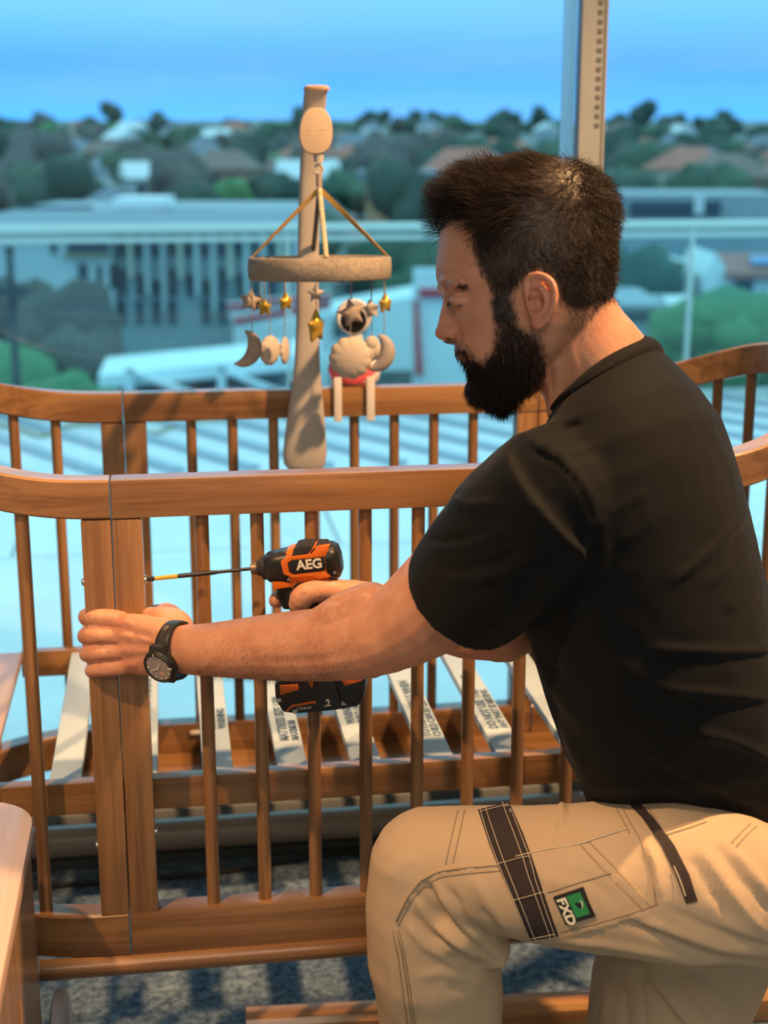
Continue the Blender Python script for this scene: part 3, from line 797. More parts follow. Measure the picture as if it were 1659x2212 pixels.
# jaw that grips the rail
UA = (Q(655, 860) - CO).dot(CU)
MB().box((UA - .016, WB - .022, ZT + .0005), (UA + .016, WB + TH + .014, ZT + .010), CT).build('clamp_jaw', M['mob'], mob, bevel=.002)
MB().box((UA - .016, WB + TH + .002, ZT - .05), (UA + .016, WB + TH + .014, ZT + .009), CT).build('clamp_jaw', M['mob'], mob, bevel=.002)
# motor pod
DVP = .115
def oval(cx, cy, rx, ry, d, n=36):
    return [Q(cx + rx * math.copysign(abs(math.cos(t)) ** .78, math.cos(t)) * (1 + .05 * math.sin(t)), cy + ry * math.copysign(abs(math.sin(t)) ** .86, math.sin(t)), d) for t in (2 * math.pi * k / n for k in range(n))]
pod = MB().loft([oval(681, 283, 22, 36, DVP - .022), oval(681, 283, 33, 48, DVP - .018), oval(682, 283, 36.5, 51, DVP - .006), oval(682, 283, 36.5, 51, DVP + .004), oval(682.5, 283, 34, 48, DVP + .009), oval(683, 283, 22, 32, DVP + .0105), oval(683, 283, 4, 6, DVP + .011)]).build('motor_pod', mat('peach_plastic', (.56, .43, .31), .55), mob, angle=30)
MB().tube([Q(681, 255, .04), Q(681, 262, DVP - .015)], .012, 14).build('pod_stem', M['mob'], mob)
MB().tube([Q(664, 282, DVP + .0108), Q(702, 279, DVP + .0108)], .0006, 6).build('motor_label', M['thread'], pod)
MB().tube([Q(664, 290, DVP + .0108), Q(700, 288, DVP + .0108)], .0006, 6).build('motor_label', M['thread'], pod)
MB().tube([Q(688, 328, DVP - .002), Q(688.5, 350, DVP - .002)], [.0085, .0075], 14).build('spindle', M['mob'], mob)
hk = [Q(688 + 9 * math.cos(t), 366 + 10 * math.sin(t), DVP - .002) for t in np.linspace(R(-150), R(160), 16)]
MB().tube(hk, .0020, 8).build('hook', M['mob'], mob)
MB().tube([Q(689, 374, DVP - .002), Q(689, 404, DVP - .002)], .0048, 10).build('swivel', M['taupe'], mob)
# ring
RC = Q(690, 579, DVP); RR = (Q(843, 579, DVP) - Q(537, 579, DVP)).length / 2
rings = []
for k in range(57):
    a = 2 * math.pi * k / 56
    d = Vector((math.cos(a), math.sin(a), 0)); wob = .0008 * math.sin(a * 9)
    c = RC + d * (RR - .004) - CZ * (d.dot(CV) * RR * .052); rings.append([c + d * (x + wob) + CZ * z for x, z in ((-.005, -.016), (-.002, -.0178), (.002, -.0178), (.0048, -.0155), (.0056, 0), (.0048, .0155), (.002, .0178), (-.002, .0178), (-.005, .016))])
MB().loft(rings, True, False).build('ring', M['linen'], mob, angle=60)
top_k = Q(690, 408, DVP - .002)
def ribbon(nm, a, b, wdt, mt, sag=0):
    a, b = Vector(a), Vector(b); d = (b - a).normalized(); sd = d.cross((CAMV - a).normalized()).normalized()
    rs = []
    for i in range(9):
        t = i / 8; c = a.lerp(b, t); tw = sd * math.cos(t * 1.1) + d.cross(sd) * math.sin(t * 1.1)
        nn = d.cross(tw)
        w_ = wdt * (1 - .25 * t)
        rs.append([c - tw * w_ - nn * .0006, c + tw * w_ - nn * .0006, c + tw * w_ + nn * .0006, c - tw * w_ + nn * .0006])
    MB().loft(rs).build(nm, mt, mob)
rim = lambda a: RC + Vector((math.cos(a), math.sin(a), 0)) * (RR - .004) + CZ * (.0178 - Vector((math.cos(a), math.sin(a), 0)).dot(CV) * RR * .052)
ribbon('ribbon', top_k, rim(R(172)), .0036, M['ribbon']); ribbon('ribbon', top_k, rim(R(-8)), .0042, M['ribbon'])
MB().tube([top_k, rim(R(-82))], .0042, 10).build('cord', M['rope'], mob); MB().tube([top_k, rim(R(98))], .0040, 10).build('cord', M['rope_g'], mob)
# hanging plush shapes
def puff(outline, th, c, ax_, ay_, soft=1.6):
    """stuffed flat shape: outline in plane (ax_, ay_), bulging to both sides"""
    an_ = ax_.cross(ay_).normalized(); cen = np.mean(np.array(outline), axis=0)
    b = MB(); rs = []
    lv = [(-.999, .02), (-.93, .35), (-.75, .66), (-.42, .90), (0, 1.0), (.42, .90), (.75, .66), (.93, .35), (.999, .02)]
    for z, s in lv:
        rm = np.mean([math.hypot(x - cen[0], y - cen[1]) for x, y in outline]); q_ = []
        for x, y in outline:      # the scallops soften towards the middle
            r_ = math.hypot(x - cen[0], y - cen[1]) or 1e-6; k_ = s * ((1 - (1 - s) * soft) * r_ + (1 - s) * soft * rm) / r_
            q_.append(c + ax_ * (cen[0] + (x - cen[0]) * k_) + ay_ * (cen[1] + (y - cen[1]) * k_) + an_ * (z * th))
        rs.append(q_)
    return b.loft(rs)
def frame(turn, tilt=0.0):
    """plane facing the viewer, turned about the upright"""
    x = Vector((math.cos(turn), math.sin(turn), 0)); z = CZ
    return x * math.cos(tilt) + z * math.sin(tilt), z * math.cos(tilt) - x * math.sin(tilt)
def star_outline(r, inner=.52):
    o = []
    for k in range(10):
        rr = r if k % 2 == 0 else r * inner; a = math.pi / 2 + k * math.pi / 5; o.append((rr * math.cos(a), rr * math.sin(a)))
    q = []
    for i in range(10):     # rounded edges
        a, b, c = o[i - 1], o[i], o[(i + 1) % 10]
        for t in (.30, .62): q.append((a[0] + (b[0] - a[0]) * (.5 + t / 2), a[1] + (b[1] - a[1]) * (.5 + t / 2)))
        q.append((b[0] * .985, b[1] * .985))
        for t in (.30,): q.append((b[0] + (c[0] - b[0]) * t / 2, b[1] + (c[1] - b[1]) * t / 2))
    return q
def scallop(r, n=11, d=.09): return [(r * (1 + d * abs(math.sin(n * a / 2)) - d / 2) * math.cos(a), r * (1 + d * abs(math.sin(n * a / 2)) - d / 2) * math.sin(a)) for a in (2 * math.pi * k / 72 for k in range(72))]
def crescent(parent_c, r, ax_, ay_, a0, a1, fat, mt, nm, lab):
    pts = []; rad = []
    for i in range(19):
        t = i / 18; a = a0 + (a1 - a0) * t
        pts.append(parent_c + ax_ * (r * math.cos(a)) + ay_ * (r * math.sin(a))); s = max(math.sin(math.pi * t), .0) ** .7
        rad.append((max(fat * s, .0016), max(fat * .72 * s, .0016)))
    return MB().tube(pts, rad, 14, True, up=ax_.cross(ay_)).build(nm, mt, mob, angle=0, label=lab)
pxm = 1 / (FPX / 2.37)
def hang(o_top, px, py_top, dv, y_ring=604):
    MB().tube([Q(px, y_ring, dv), Q(px, py_top, dv)], .0007, 6).build('thread', M['thread_s'], mob)
def star(px, py, r, dv, turn, mt, lab, tilt=0, th=.010):
    x, y = frame(turn, tilt); puff(star_outline(r * pxm), th, Q(px, py, dv), x, y).build('star', mt, mob, angle=0, label=lab); hang(None, px, py - r * .9, dv)
star(540, 650, 26, DVP + .02, R(20), M['taupe'], 'taupe star hanging at the left of the ring', R(-10))
star(562, 654, 19, DVP - .06, R(40), M['rope_g'], 'dark grey star behind the left star')
star(571, 664, 19, DVP + .05, R(38), M['gold'], 'small gold star next to the taupe star', th=.008)
star(617, 652, 22, DVP - .05, R(48), M['gold'], 'gold star left of the post', th=.008)
star(682, 634, 20, DVP + .06, R(10), M['silver'], 'small silver star in front of the post')
star(683, 706, 38, DVP + .07, R(66), M['gold'], 'large gold star turned edge-on in front of the post', th=.009)
star(760, 676, 32, DVP + .055, R(12), M['taupe'], 'taupe star in front of the round monitor', R(14))
star(802, 668, 22, DVP + .02, R(-35), M['silver'], 'silver star right of the round monitor', R(12))
star(832, 656, 23, DVP + .01, R(54), M['gold'], 'gold star at the right end of the ring', th=.008)
x, y = frame(R(8))
crescent(Q(512, 748, DVP + .03), 37 * pxm, x, y, R(62), R(-100), 16 * pxm, M['taupe'], 'moon', 'taupe crescent moon at the left'); hang(None, 545, 724, DVP + .03)
crescent(Q(799, 758, DVP + .05), 38 * pxm, x, y, R(62), R(-95), 17 * pxm, M['silver'], 'moon', 'grey crescent moon at the right'); hang(None, 830, 728, DVP + .05)
x, y = frame(R(55)); puff(scallop(32 * pxm), .010, Q(583, 757, DVP - .02), x, y).build('scalloped_sun', M['cream'], mob, angle=0, label='cream scalloped sun behind the left moon'); hang(None, 583, 730, DVP - .02)
x, y = frame(R(80)); puff(scallop(30 * pxm), .006, Q(615, 757, DVP - .05), x, y).build('scalloped_sun', M['cream'], mob, angle=0, label='cream sun hanging edge-on left of the post'); hang(None, 615, 730, DVP - .05)
x, y = frame(R(4)); puff(scallop(44 * pxm), .013, Q(757, 773, DVP + .06), x, y).build('scalloped_sun', M['cream'], mob, angle=0, label='large cream scalloped sun below the monitor head'); hang(None, 757, 735, DVP + .06)
b = MB()
for px, py, r in ((795, 762, 22), (815, 760, 18), (803, 742, 17), (786, 775, 16)): b.ellipsoid(Q(px, py, DVP - .01), (CU * r * pxm, CV * .011, CZ * r * pxm), 14, 10)
V_, F_, N_ = solid(b, .0016, 4, 'cl'); link_mesh('cloud', np_mesh('cloud', V_ - np.array(mob.location), F_), M['cream'], mob, angle=0, label='cream puffy cloud behind the right moon'); hang(None, 803, 730, DVP - .01)

# ================================================================== round baby monitor astride the far rail
mon = thing('baby_monitor', CT(.37, WB + .01, ZT), 'white round headed baby monitor with black lens and pink belly on the far rail', 'baby monitor')
M['mon_w'] = mat('white_gloss', (.82, .80, .78), .3); M['mon_p'] = mat('pink_band', (.95, .16, .20), .45); M['mon_k'] = mat('black_lens', (.010, .010, .012), .12)
DM = -.075
def mc(cx, cy, r, d, n=32): return [Q(cx + r * math.cos(t), cy + r * math.sin(t), d) for t in (2 * math.pi * k / n for k in range(n))]
MB().loft([mc(766, 684, 18, DM - .03), mc(765, 684, 33, DM - .022), mc(764, 684, 39, DM - .006), mc(764, 684, 39, DM + .004), mc(764, 684, 34.5, DM + .009), mc(764, 685, 31, DM + .0075)]).build('head', M['mon_w'], mon, angle=40)
MB().loft([mc(764, 692, 28, DM + .0072), mc(764, 692, 27.5, DM + .0098), mc(764, 692, 20, DM + .0125), mc(764, 692, 3, DM + .013)]).build('lens', M['mon_k'], mon, angle=40)
MB().tube([Q(768, 722, DM - .008), Q(768, 760, DM - .008)], .013, 14).build('neck', M['mon_w'], mon)
def mb_ring(y, x0, x1, th, d=None):
    return arm_ring(y, x0, x1, th, DM - .004 if d is None else d, .85, 32)
MB().loft([mb_ring(748, 750, 786, .010), mb_ring(756, 728, 806, .022), mb_ring(775, 715, 818, .030), mb_ring(800, 710, 822, .033), mb_ring(818, 716, 818, .032), mb_ring(829, 735, 806, .024), mb_ring(832, 752, 792, .015)]).build('belly', M['mon_w'], mon, angle=40)
MB().loft([mb_ring(785, 711, 819, .0335), mb_ring(800, 708, 820, .0345), mb_ring(815, 713, 814, .0338), mb_ring(824, 724, 800, .0300)]).build('pink_band', M['mon_p'], mon, angle=40)
for x0, x1 in ((726, 743), (797, 815)):
    g_ = MB(); a, b_ = Q(x0, 870, 0), Q(x1, 870, 0)
    ua = (a - CO).dot(CU); ub = (b_ - CO).dot(CU)
    MB().box((ua, WB - .0075, ZT - .058), (ub, WB - .0010, ZT + .02), CT).build('leg', M['mon_w'], mon, bevel=.002)
    MB().box((ua, WB + TH + .001, ZT - .058), (ub, WB + TH + .0075, ZT + .02), CT).build('leg', M['mon_w'], mon, bevel=.002)

# ================================================================== low wooden trolley at the lower left
trunk = thing('storage_trolley', (-.60, 1.45, 0), 'low pale timber trolley with a rounded top board and grey wheels at the lower left', 'trolley')
tw = wood('trolley_top_board', 'v', (.68, .48, .37), (.58, .39, .29), .45); tws = wood('trolley_side_board', 'z', (.36, .215, .11), (.27, .155, .075), .45)
ZTR = .535; RT_ = .075
ca = PZ(71, 1778, ZTR); cbm = PZ(0, 2140, ZTR)            # right edge of the top board, far and near
dv_ = (ca - cbm); dv_.z = 0; dv_.normalize(); du_ = Vector((dv_.y, -dv_.x, 0))    # along the edge, to the right
far = ca + dv_ * RT_
TK = lambda a, b, c: far - du_ * a - dv_ * b + CZ * (c - ZTR)
LT, WT = .62, .36
def rrect(w, l, r, ins=0, n=8):
    o = []
    for cx, cy, s in ((w - r, r, -90), (w - r, l - r, 0), (r, l - r, 90), (r, r, 180)):
        for k in range(n):
            a = R(s + 90 * k / (n - 1)); o.append((cx + (r - ins) * math.cos(a), cy + (r - ins) * math.sin(a)))
    return o
lv = [(ZTR - .018, .0), (ZTR - .003, .0), (ZTR - .0008, .0012), (ZTR, .0035)]
MB().loft([[TK(a, b, z) for a, b in rrect(WT, LT, RT_, ins)] for z, ins in lv]).build('top_board', tw, trunk, angle=40)
MB().loft([[TK(a, b, z) for a, b in rrect(WT, LT, RT_, .003)] for z in (ZTR - .0185, ZTR - .024)]).build('edge_band', mat('ply_edge', (.50, .27, .09), .5), trunk, angle=40)
MB().loft([[TK(a, b, z) for a, b in rrect(WT, LT, RT_, .005)] for z in (ZTR - .0245, .21)]).build('body_panel', tws, trunk, angle=40)
sl_ = ((0, ZTR - .13), (.008, ZTR - .12), (.022, ZTR - .21), (.014, ZTR - .225), (.002, ZTR - .20))
MB().loft([[TK(.0058, .27 + y, z) for y, z in sl_], [TK(.0035, .27 + y, z) for y, z in sl_]]).build('finger_slot', mat('slot_orange_wood', (.50, .24, .12), .6), trunk)  # slot face in a more orange wood than the side boards
castg = mat('grey_wheel', (.42, .44, .50), .35)
for a, b in ((-.006, .045), (WT - .012, .16), (-.006, LT - .15), (WT - .012, LT - .15)):
    cs = MB().lathe(TK(a + .004, b, .130), du_, [(0, .112), (.002, .126), (.005, .130), (.015, .130), (.018, .126), (.020, .112)], 44).build('wheel', castg, trunk, angle=40)
    MB().lathe(TK(a + .002, b, .130), du_, [(0, .03), (.024, .03), (.026, .022)], 24).build('hub', M['steel'], cs)
    MB().box((a - .004 if a < 0 else a - .01, b - .02, .12), (a + .016, b + .02, .2095), TK).build('wheel_bracket', M['steel'], cs, bevel=.002)
# ================================================================== loose round bar on the carpet
BA, BB = PZ(560, 2208, .03), PZ(1720, 2150, .03)
dbar = (BB - BA).normalized(); nb_ = Vector((-dbar.y, dbar.x, 0))
lb_ = thing('loose_rail', (BA + BB) / 2, 'loose honey timber rail lying on the carpet behind the man\'s boot', 'rail')
rs = []
for p in (BA - dbar * .02, BA, BB, BB + dbar * .03):
    rs.append([p + nb_ * a + CZ * (b - .03) for a, b in ((-.024, .002), (-.026, .006), (-.026, .040), (-.020, .048), (-.008, .052), (.010, .052), (.018, .044), (.018, .002))])
MB().loft(rs).build('rail_bar', wood('loose_rail_timber', 'u', (.56, .30, .12), (.44, .21, .08)), lb_, bevel=0, angle=30)
# black cable along the window foot
M['watch_black0'] = mat('cable_black', (.012, .012, .013), .5)
tag(MB().tube(smooth_curve([CT(-.6, .70, .006), CT(-.1, .715, .006), CT(.15, .722, .006), (CT(.35, .76, .006)), CT(.7, .772, .006), CT(1.3, .774, .006)]), .0055, 8).build('cable', M['watch_black0']), 'thin black cable on the carpet along the window foot', 'cable')
# ================================================================== impact driver
M['black_plastic'] = mat('black_plastic', (.012, .012, .013), .38, spec=.5)
M['black_rubber'] = mat('black_rubber', (.016, .016, .017), .62, bump=.2, bscale=1500)
M['orange_plastic'] = mat('orange_plastic', (.72, .155, .012), .42)
M['logo_white'] = mat('logo_white', (.80, .76, .66), .5)
TIP = CT(.0402, .008, .809)
AD = R(13.5)
best = None
for ph in np.linspace(-.1, .25, 141):
    d = (CU * math.cos(AD) - CV * math.sin(AD)) * math.cos(ph) + CZ * math.sin(ph)
    for s in np.linspace(.09, .17, 81):
        q = proj([TIP + d * s])[0]; e = (q[0] - 548) ** 2 + (q[1] - 1228) ** 2
        if best is None or e < best[0]: best = (e, ph, s, d)
DX = best[3]                                       # axis, tip to rear
DZ = (CZ - DX * CZ.dot(DX)).normalized(); DYY = DX.cross(DZ).normalized()   # towards the viewer
if DYY.y > 0: DYY = -DYY
drill = thing('impact_driver', TIP + DX * .16 - DZ * .10, 'black and orange cordless impact driver in the man\'s right hand', 'power tool')
def DP(px, py, y=0.0):
    """point of the tool seen at a pixel, in the plane y metres in front of its middle plane"""
    o = TIP + DYY * y; r = P(px, py, 1.0) - CAMV
    t = (o - CAMV).dot(DYY) / r.dot(DYY)
    return CAMV + r * t
def dx(px, py, y=0): return (DP(px, py, y) - TIP).dot(DX)
def dz(px, py, y=0): return (DP(px, py, y) - TIP).dot(DZ)
DF = lambda x, y, z: TIP + DX * x + DYY * y + DZ * z
sb = best[2]
# bit
MB().lathe(DF(-.001, 0, 0), DX, [(0, .0018), (.004, .0022), (.010, .0034), (.0115, .0034), (.0118, .0022), (sb, .0022)], 10).build('bit', M['dark_steel'], drill)
MB().lathe(DF(.013, 0, 0), DX, [(0, .0027), (.030, .0029)], 10).build('yellow_band', mat('yellow_band', (.62, .38, .02), .5), drill)
MB().lathe(DF(.044, 0, 0), DX, [(0, .0030), (.045, .0030), (.052, .0024)], 10).build('bit_sleeve', M['black_plastic'], drill)
# chuck and gear nose
MB().lathe(DF(sb - .003, 0, 0), DX, [(0, .0062), (.001, .0078), (.011, .0082), (.013, .0072), (.020, .0075)], 22).build('chuck', mat('bronze_chuck', (.22, .15, .11), .4, metal=.6), drill)
x_n = dx(562, 1228)
MB().lathe(DF(x_n - .003, 0, -.0005), DX, [(0, .0095), (.004, .0105), (.006, .0150), (.012, .0165), (.0135, .0185), (.016, .0190)], 26).build('nose_cone', M['black_rubber'], drill)
def sect(px, yt, yb, hw, p=.62, n=28):
    zt, zb, x = dz(px, yt), dz(px, yb), dx(px, (yt + yb) / 2)
    c, h = (zt + zb) / 2, (zt - zb) / 2
    return [DF(x, hw * math.copysign(abs(math.cos(t)) ** p, math.cos(t)), c + h * math.copysign(abs(math.sin(t)) ** p, math.sin(t))) for t in (2 * math.pi * k / n for k in range(n))]
MB().loft([sect(576, 1200, 1248, .016), sect(582, 1194, 1254, .0205), sect(606, 1188, 1258, .0225), sect(630, 1183, 1262, .0235)]).build('gear_case', M['black_plastic'], drill, angle=45)
MB().loft([sect(628, 1182, 1262, .0238), sect(640, 1178, 1256, .0250), sect(690, 1173, 1252, .0260), sect(712, 1173, 1250, .0255)]).build('motor_housing', M['orange_plastic'], drill, angle=45)
MB().loft([sect(710, 1171, 1249, .0262), sect(722, 1172, 1248, .0258), sect(732, 1177, 1243, .0225), sect(738, 1190, 1232, .013)]).build('rear_cap', M['black_plastic'], drill, angle=45)
def plate(name, poly, mt, y0, y1, par=None, bev=.0006, ym=None):
    ym = y1 if ym is None else ym
    b = MB().prism([DP(x, y, ym) + DYY * (y1 - ym) for x, y in poly], DYY * (y0 - y1))
    return b.build(name, mt, par or drill, bevel=bev, angle=40)
plate('top_grip', ((636, 1189), (641, 1174), (654, 1171), (676, 1170), (680, 1175), (664, 1195), (645, 1199), (628, 1199)), M['black_rubber'], -.012, .0258, ym=.004)
plate('top_grip', ((683, 1178), (686, 1171), (706, 1171), (708, 1176)), M['black_rubber'], -.012, .0225, ym=.004)
pn = plate('side_panel', ((622, 1216), (632, 1211), (699, 1203), (704, 1228), (698, 1233), (634, 1240), (626, 1236)), M['black_plastic'], .020, .0278)
plate('panel_rim', ((606, 1214), (622, 1203), (664, 1198), (683, 1182), (712, 1178), (703, 1203), (632, 1210), (621, 1216), (625, 1237), (634, 1241), (700, 1233), (714, 1246), (690, 1252), (672, 1245), (632, 1249), (612, 1240)), M['orange_plastic'], .018, .0270)
lo, hi = DP(640, 1234, .0280), DP(690, 1229, .0280)
put_text('logo', 'AEG', .0172, DP(640.5, 1222.5, .0279), hi - lo, DZ, M['logo_white'], pn, ext=.0005, bold=.00055)
for k in range(4):
    plate('vent', ((705 + k * .8, 1207 + k * 7), (713 + k * .8, 1206 + k * 7), (713 + k * .8, 1210 + k * 7), (705 + k * .8, 1211 + k * 7)), M['dark_steel'], .0235, .0272)
plate('slot_mark', ((668, 1196), (679, 1184), (682, 1185), (672, 1196)), M['black_plastic'], .0235, .0274)
for x, y in ((617, 1190), (624, 1252), (723, 1237), (716, 1186)):
    MB().lathe(DP(x, y, .0235), DYY, [(0, .0022), (.0015, .0022), (.0018, .0012)], 12).build('screw', M['steel'], drill)
# handle, trigger
def hs(x0, x1, py, hw, p=.75, n=24):
    a, b = DP(x0, py), DP(x1, py); c = (a + b) / 2; f = (b - a) / 2
    return [c + f * math.copysign(abs(math.cos(t)) ** p, math.cos(t)) + DYY * (hw * math.copysign(abs(math.sin(t)) ** p, math.sin(t))) for t in (2 * math.pi * k / n for k in range(n))]
MB().loft([hs(590, 716, 1246, .019), hs(592, 705, 1262, .0185), hs(604, 690, 1278, .0165), hs(622, 688, 1300, .0160), hs(634, 694, 1340, .0160), hs(642, 702, 1390, .0165), hs(640, 712, 1430, .019), hs(625, 740, 1455, .024)]).build('handle', M['black_rubber'], drill, angle=50)
plate('trigger_guard', ((588, 1258), (660, 1252), (652, 1266), (634, 1272), (628, 1268), (590, 1274)), M['orange_plastic'], -.012, .0205)
plate('direction_switch', ((632, 1268), (642, 1260), (656, 1259), (652, 1266), (636, 1271)), M['black_plastic'], .012, .0225)
MB().loft([hs(596, 625, 1274, .0085), hs(600, 628, 1290, .0090), hs(612, 634, 1312, .0085)]).build('trigger', M['black_plastic'], drill)
# battery: body, orange latch, clip, print
bat = MB()
def bs(y, pts, p=1): return None
prof = ((592, 1478), (594, 1506), (597, 1518), (612, 1540), (640, 1543), (720, 1536), (772, 1527), (784, 1514), (788, 1490), (789, 1462), (740, 1456), (620, 1462))
bt = plate('battery', prof, M['black_plastic'], -.036, .036, None, .004)
plate('foot', ((600, 1474), (628, 1456), (742, 1450), (786, 1456), (784, 1466), (620, 1478)), M['black_plastic'], -.033, .033, None, .003)
plate('latch', ((604, 1482), (643, 1479), (644, 1491), (605, 1502)), M['orange_plastic'], .033, .0385, bt)
plate('orange_flash', ((662, 1467), (678, 1465), (674, 1488)), M['orange_plastic'], .033, .0375, bt, .0003)
plate('rear_flash', ((733, 1463), (752, 1456), (787, 1459), (782, 1471), (744, 1482)), M['orange_plastic'], .030, .0375, bt)
cl = plate('belt_clip', ((690, 1464), (718, 1462), (738, 1526), (684, 1530), (682, 1508)), M['dark_steel'], .0385, .0405, None, .0005)
MB().lathe(DP(704, 1482, .0400), DYY, [(0, .0045), (.0012, .0045), (.0018, .002)], 16).build('clip_screw', M['black_plastic'], cl)
plate('orange_line', ((618, 1535), (631, 1523), (680, 1515), (682, 1521), (678, 1519), (632, 1527), (620, 1537)), M['orange_plastic'], .034, .0366, bt, 0)
put_text('lettering', 'LITHIUM', .0052, DP(640, 1532, .0364), DP(680, 1523, .0364) - DP(641, 1527, .0364), DZ, M['logo_white'], bt, ext=.0002)
put_text('lettering', '.2', .0125, DP(699, 1520, .0408), DP(680, 1523, .0364) - DP(641, 1527, .0364), DZ, M['logo_white'], cl, ext=.0002, bold=.0003)
plate('white_mark', ((738, 1514), (750, 1523), (737, 1524)), M['logo_white'], .034, .0366, bt, 0)
for x, y in ((603, 1512), (637, 1537)):
    MB().lathe(DP(x, y, .0355), DYY, [(0, .0030), (.0012, .0030), (.0014, .0018)], 14).build('screw', M['steel'], bt)

# ================================================================== wristwatch
wc = P(380, 1404, 1.857)
WA = (P(352, 1399, 1.866) - P(412, 1404, 1.846)).normalized()          # along the wrist towards the hand
e1 = (CAMV - wc).normalized(); e1 = (e1 - WA * e1.dot(WA)).normalized()
e2 = WA.cross(e1).normalized()
if e2.z > 0: e2 = -e2                                                     # downwards
watch = thing('wristwatch', wc, 'black sports wristwatch with a round grey dial on the man\'s left wrist', 'watch')
M['watch_black'] = mat('watch_resin', (.018, .019, .020), .42)
M['dial'] = mat('watch_dial', (.24, .235, .235), .25, coat=.4)
AF = R(36)
fn = (e1 * math.cos(AF) + e2 * math.sin(AF)).normalized()                 # dial normal
fd = (e2 * math.cos(AF) - e1 * math.sin(AF)).normalized()                 # along the strap, downwards
ra, rb = .0312, .0345
def loop(t, out, w):
    """point of the strap loop at angle t from the dial"""
    c, s = math.cos(t + AF), math.sin(t + AF)
    return wc + e1 * (c * (ra + out)) + e2 * (s * (rb + out)) + WA * w
rings = []
for k in range(49):
    t = 2 * math.pi * k / 48; hw = .0098 + .0022 * max(0, math.cos(t)) ** 2
    rings.append([loop(t, .0, -hw), loop(t, .0028, -hw + .001), loop(t, .0036, -hw * .5), loop(t, .0036, hw * .5), loop(t, .0028, hw - .001), loop(t, .0, hw)])
MB().loft(rings, True, False).build('strap', M['watch_black'], watch, angle=45)
for sg_ in (1, -1):
    r2 = []
    for k in range(13):
        t = sg_ * (R(44) + R(44) * k / 12); hw = .0034
        r2.append([loop(t, .0030, -hw), loop(t, .0044, -hw), loop(t, .0044, hw), loop(t, .0030, hw)])
    MB().loft(r2).build('strap_inlay', mat('smoke_inlay', (.05, .045, .042), .15), watch, angle=45)
fc_ = wc + fn * (.0350)
WF = lambda a, b, c: fc_ + WA * a + fd * b + fn * c
MB().lathe(fc_, fn, [(-.006, .0195), (-.004, .0222), (.004, .0228), (.0058, .0215), (.0062, .0190)], 36).build('case', M['watch_black'], watch, angle=40)
for sg_ in (1, -1):
    MB().prism([WF(-.013, sg_ * .017, -.005), WF(.013, sg_ * .017, -.005), WF(.0105, sg_ * .027, -.008), WF(-.0105, sg_ * .027, -.008)], fn * .007).build('lug', M['watch_black'], watch, bevel=.001)
bz = MB(); 
rings = [[WF(r * math.cos(a), r * math.sin(a), z) for a in (2 * math.pi * k / 40 for k in range(40))] for r, z in ((.0218, .004), (.0222, .0062), (.0205, .0082), (.0182, .0080), (.0178, .006))]
bz.loft(rings, True, False).build('bezel', M['black_plastic'], watch, angle=40)
dl = MB().lathe(fc_ + fn * .0058, fn, [(0, .0179), (.0008, .0179), (.0009, .0001)], 36).build('dial', M['dial'], watch)
hm = MB()
for k in range(12):
    a = 2 * math.pi * k / 12
    MB().box((-.0005, .0142, .0067), (.0005, .0166, .0072), lambda x, y, z, a=a: WF(x * math.cos(a) - y * math.sin(a), x * math.sin(a) + y * math.cos(a), z)).build('hour_mark', M['logo_white'], dl)
for a, l, n_ in ((R(150), .009, 'hour_hand'), (R(-70), .013, 'minute_hand')):
    MB().box((-.0005, 0, .0072), (.0005, l, .0076), lambda x, y, z, a=a: WF(x * math.cos(a) - y * math.sin(a), x * math.sin(a) + y * math.cos(a), z)).build(n_, M['logo_white'], dl)
MB().lathe(WF(-.004, .0085, .0067), fn, [(0, .0042), (.0004, .0042), (.0005, .0001)], 20).build('sub_dial', M['steel'], dl)
put_text('bezel_letter', 'S', .0048, WF(.0005, -.0198, .0083), -WA, -fd, M['logo_white'], watch, align='CENTER')
put_text('bezel_letter', 'W', .0048, WF(-.0198, -.001, .0083), -WA, -fd, M['logo_white'], watch, align='CENTER')
# ================================================================== the man
man = thing('person', P(1330, 1900, 1.70) * 1.0, 'bearded man in black t-shirt and khaki trousers kneeling with a drill at the cot', 'person')
man.location = (0.30, 1.58, 0.0)
MO = np.array(man.location)

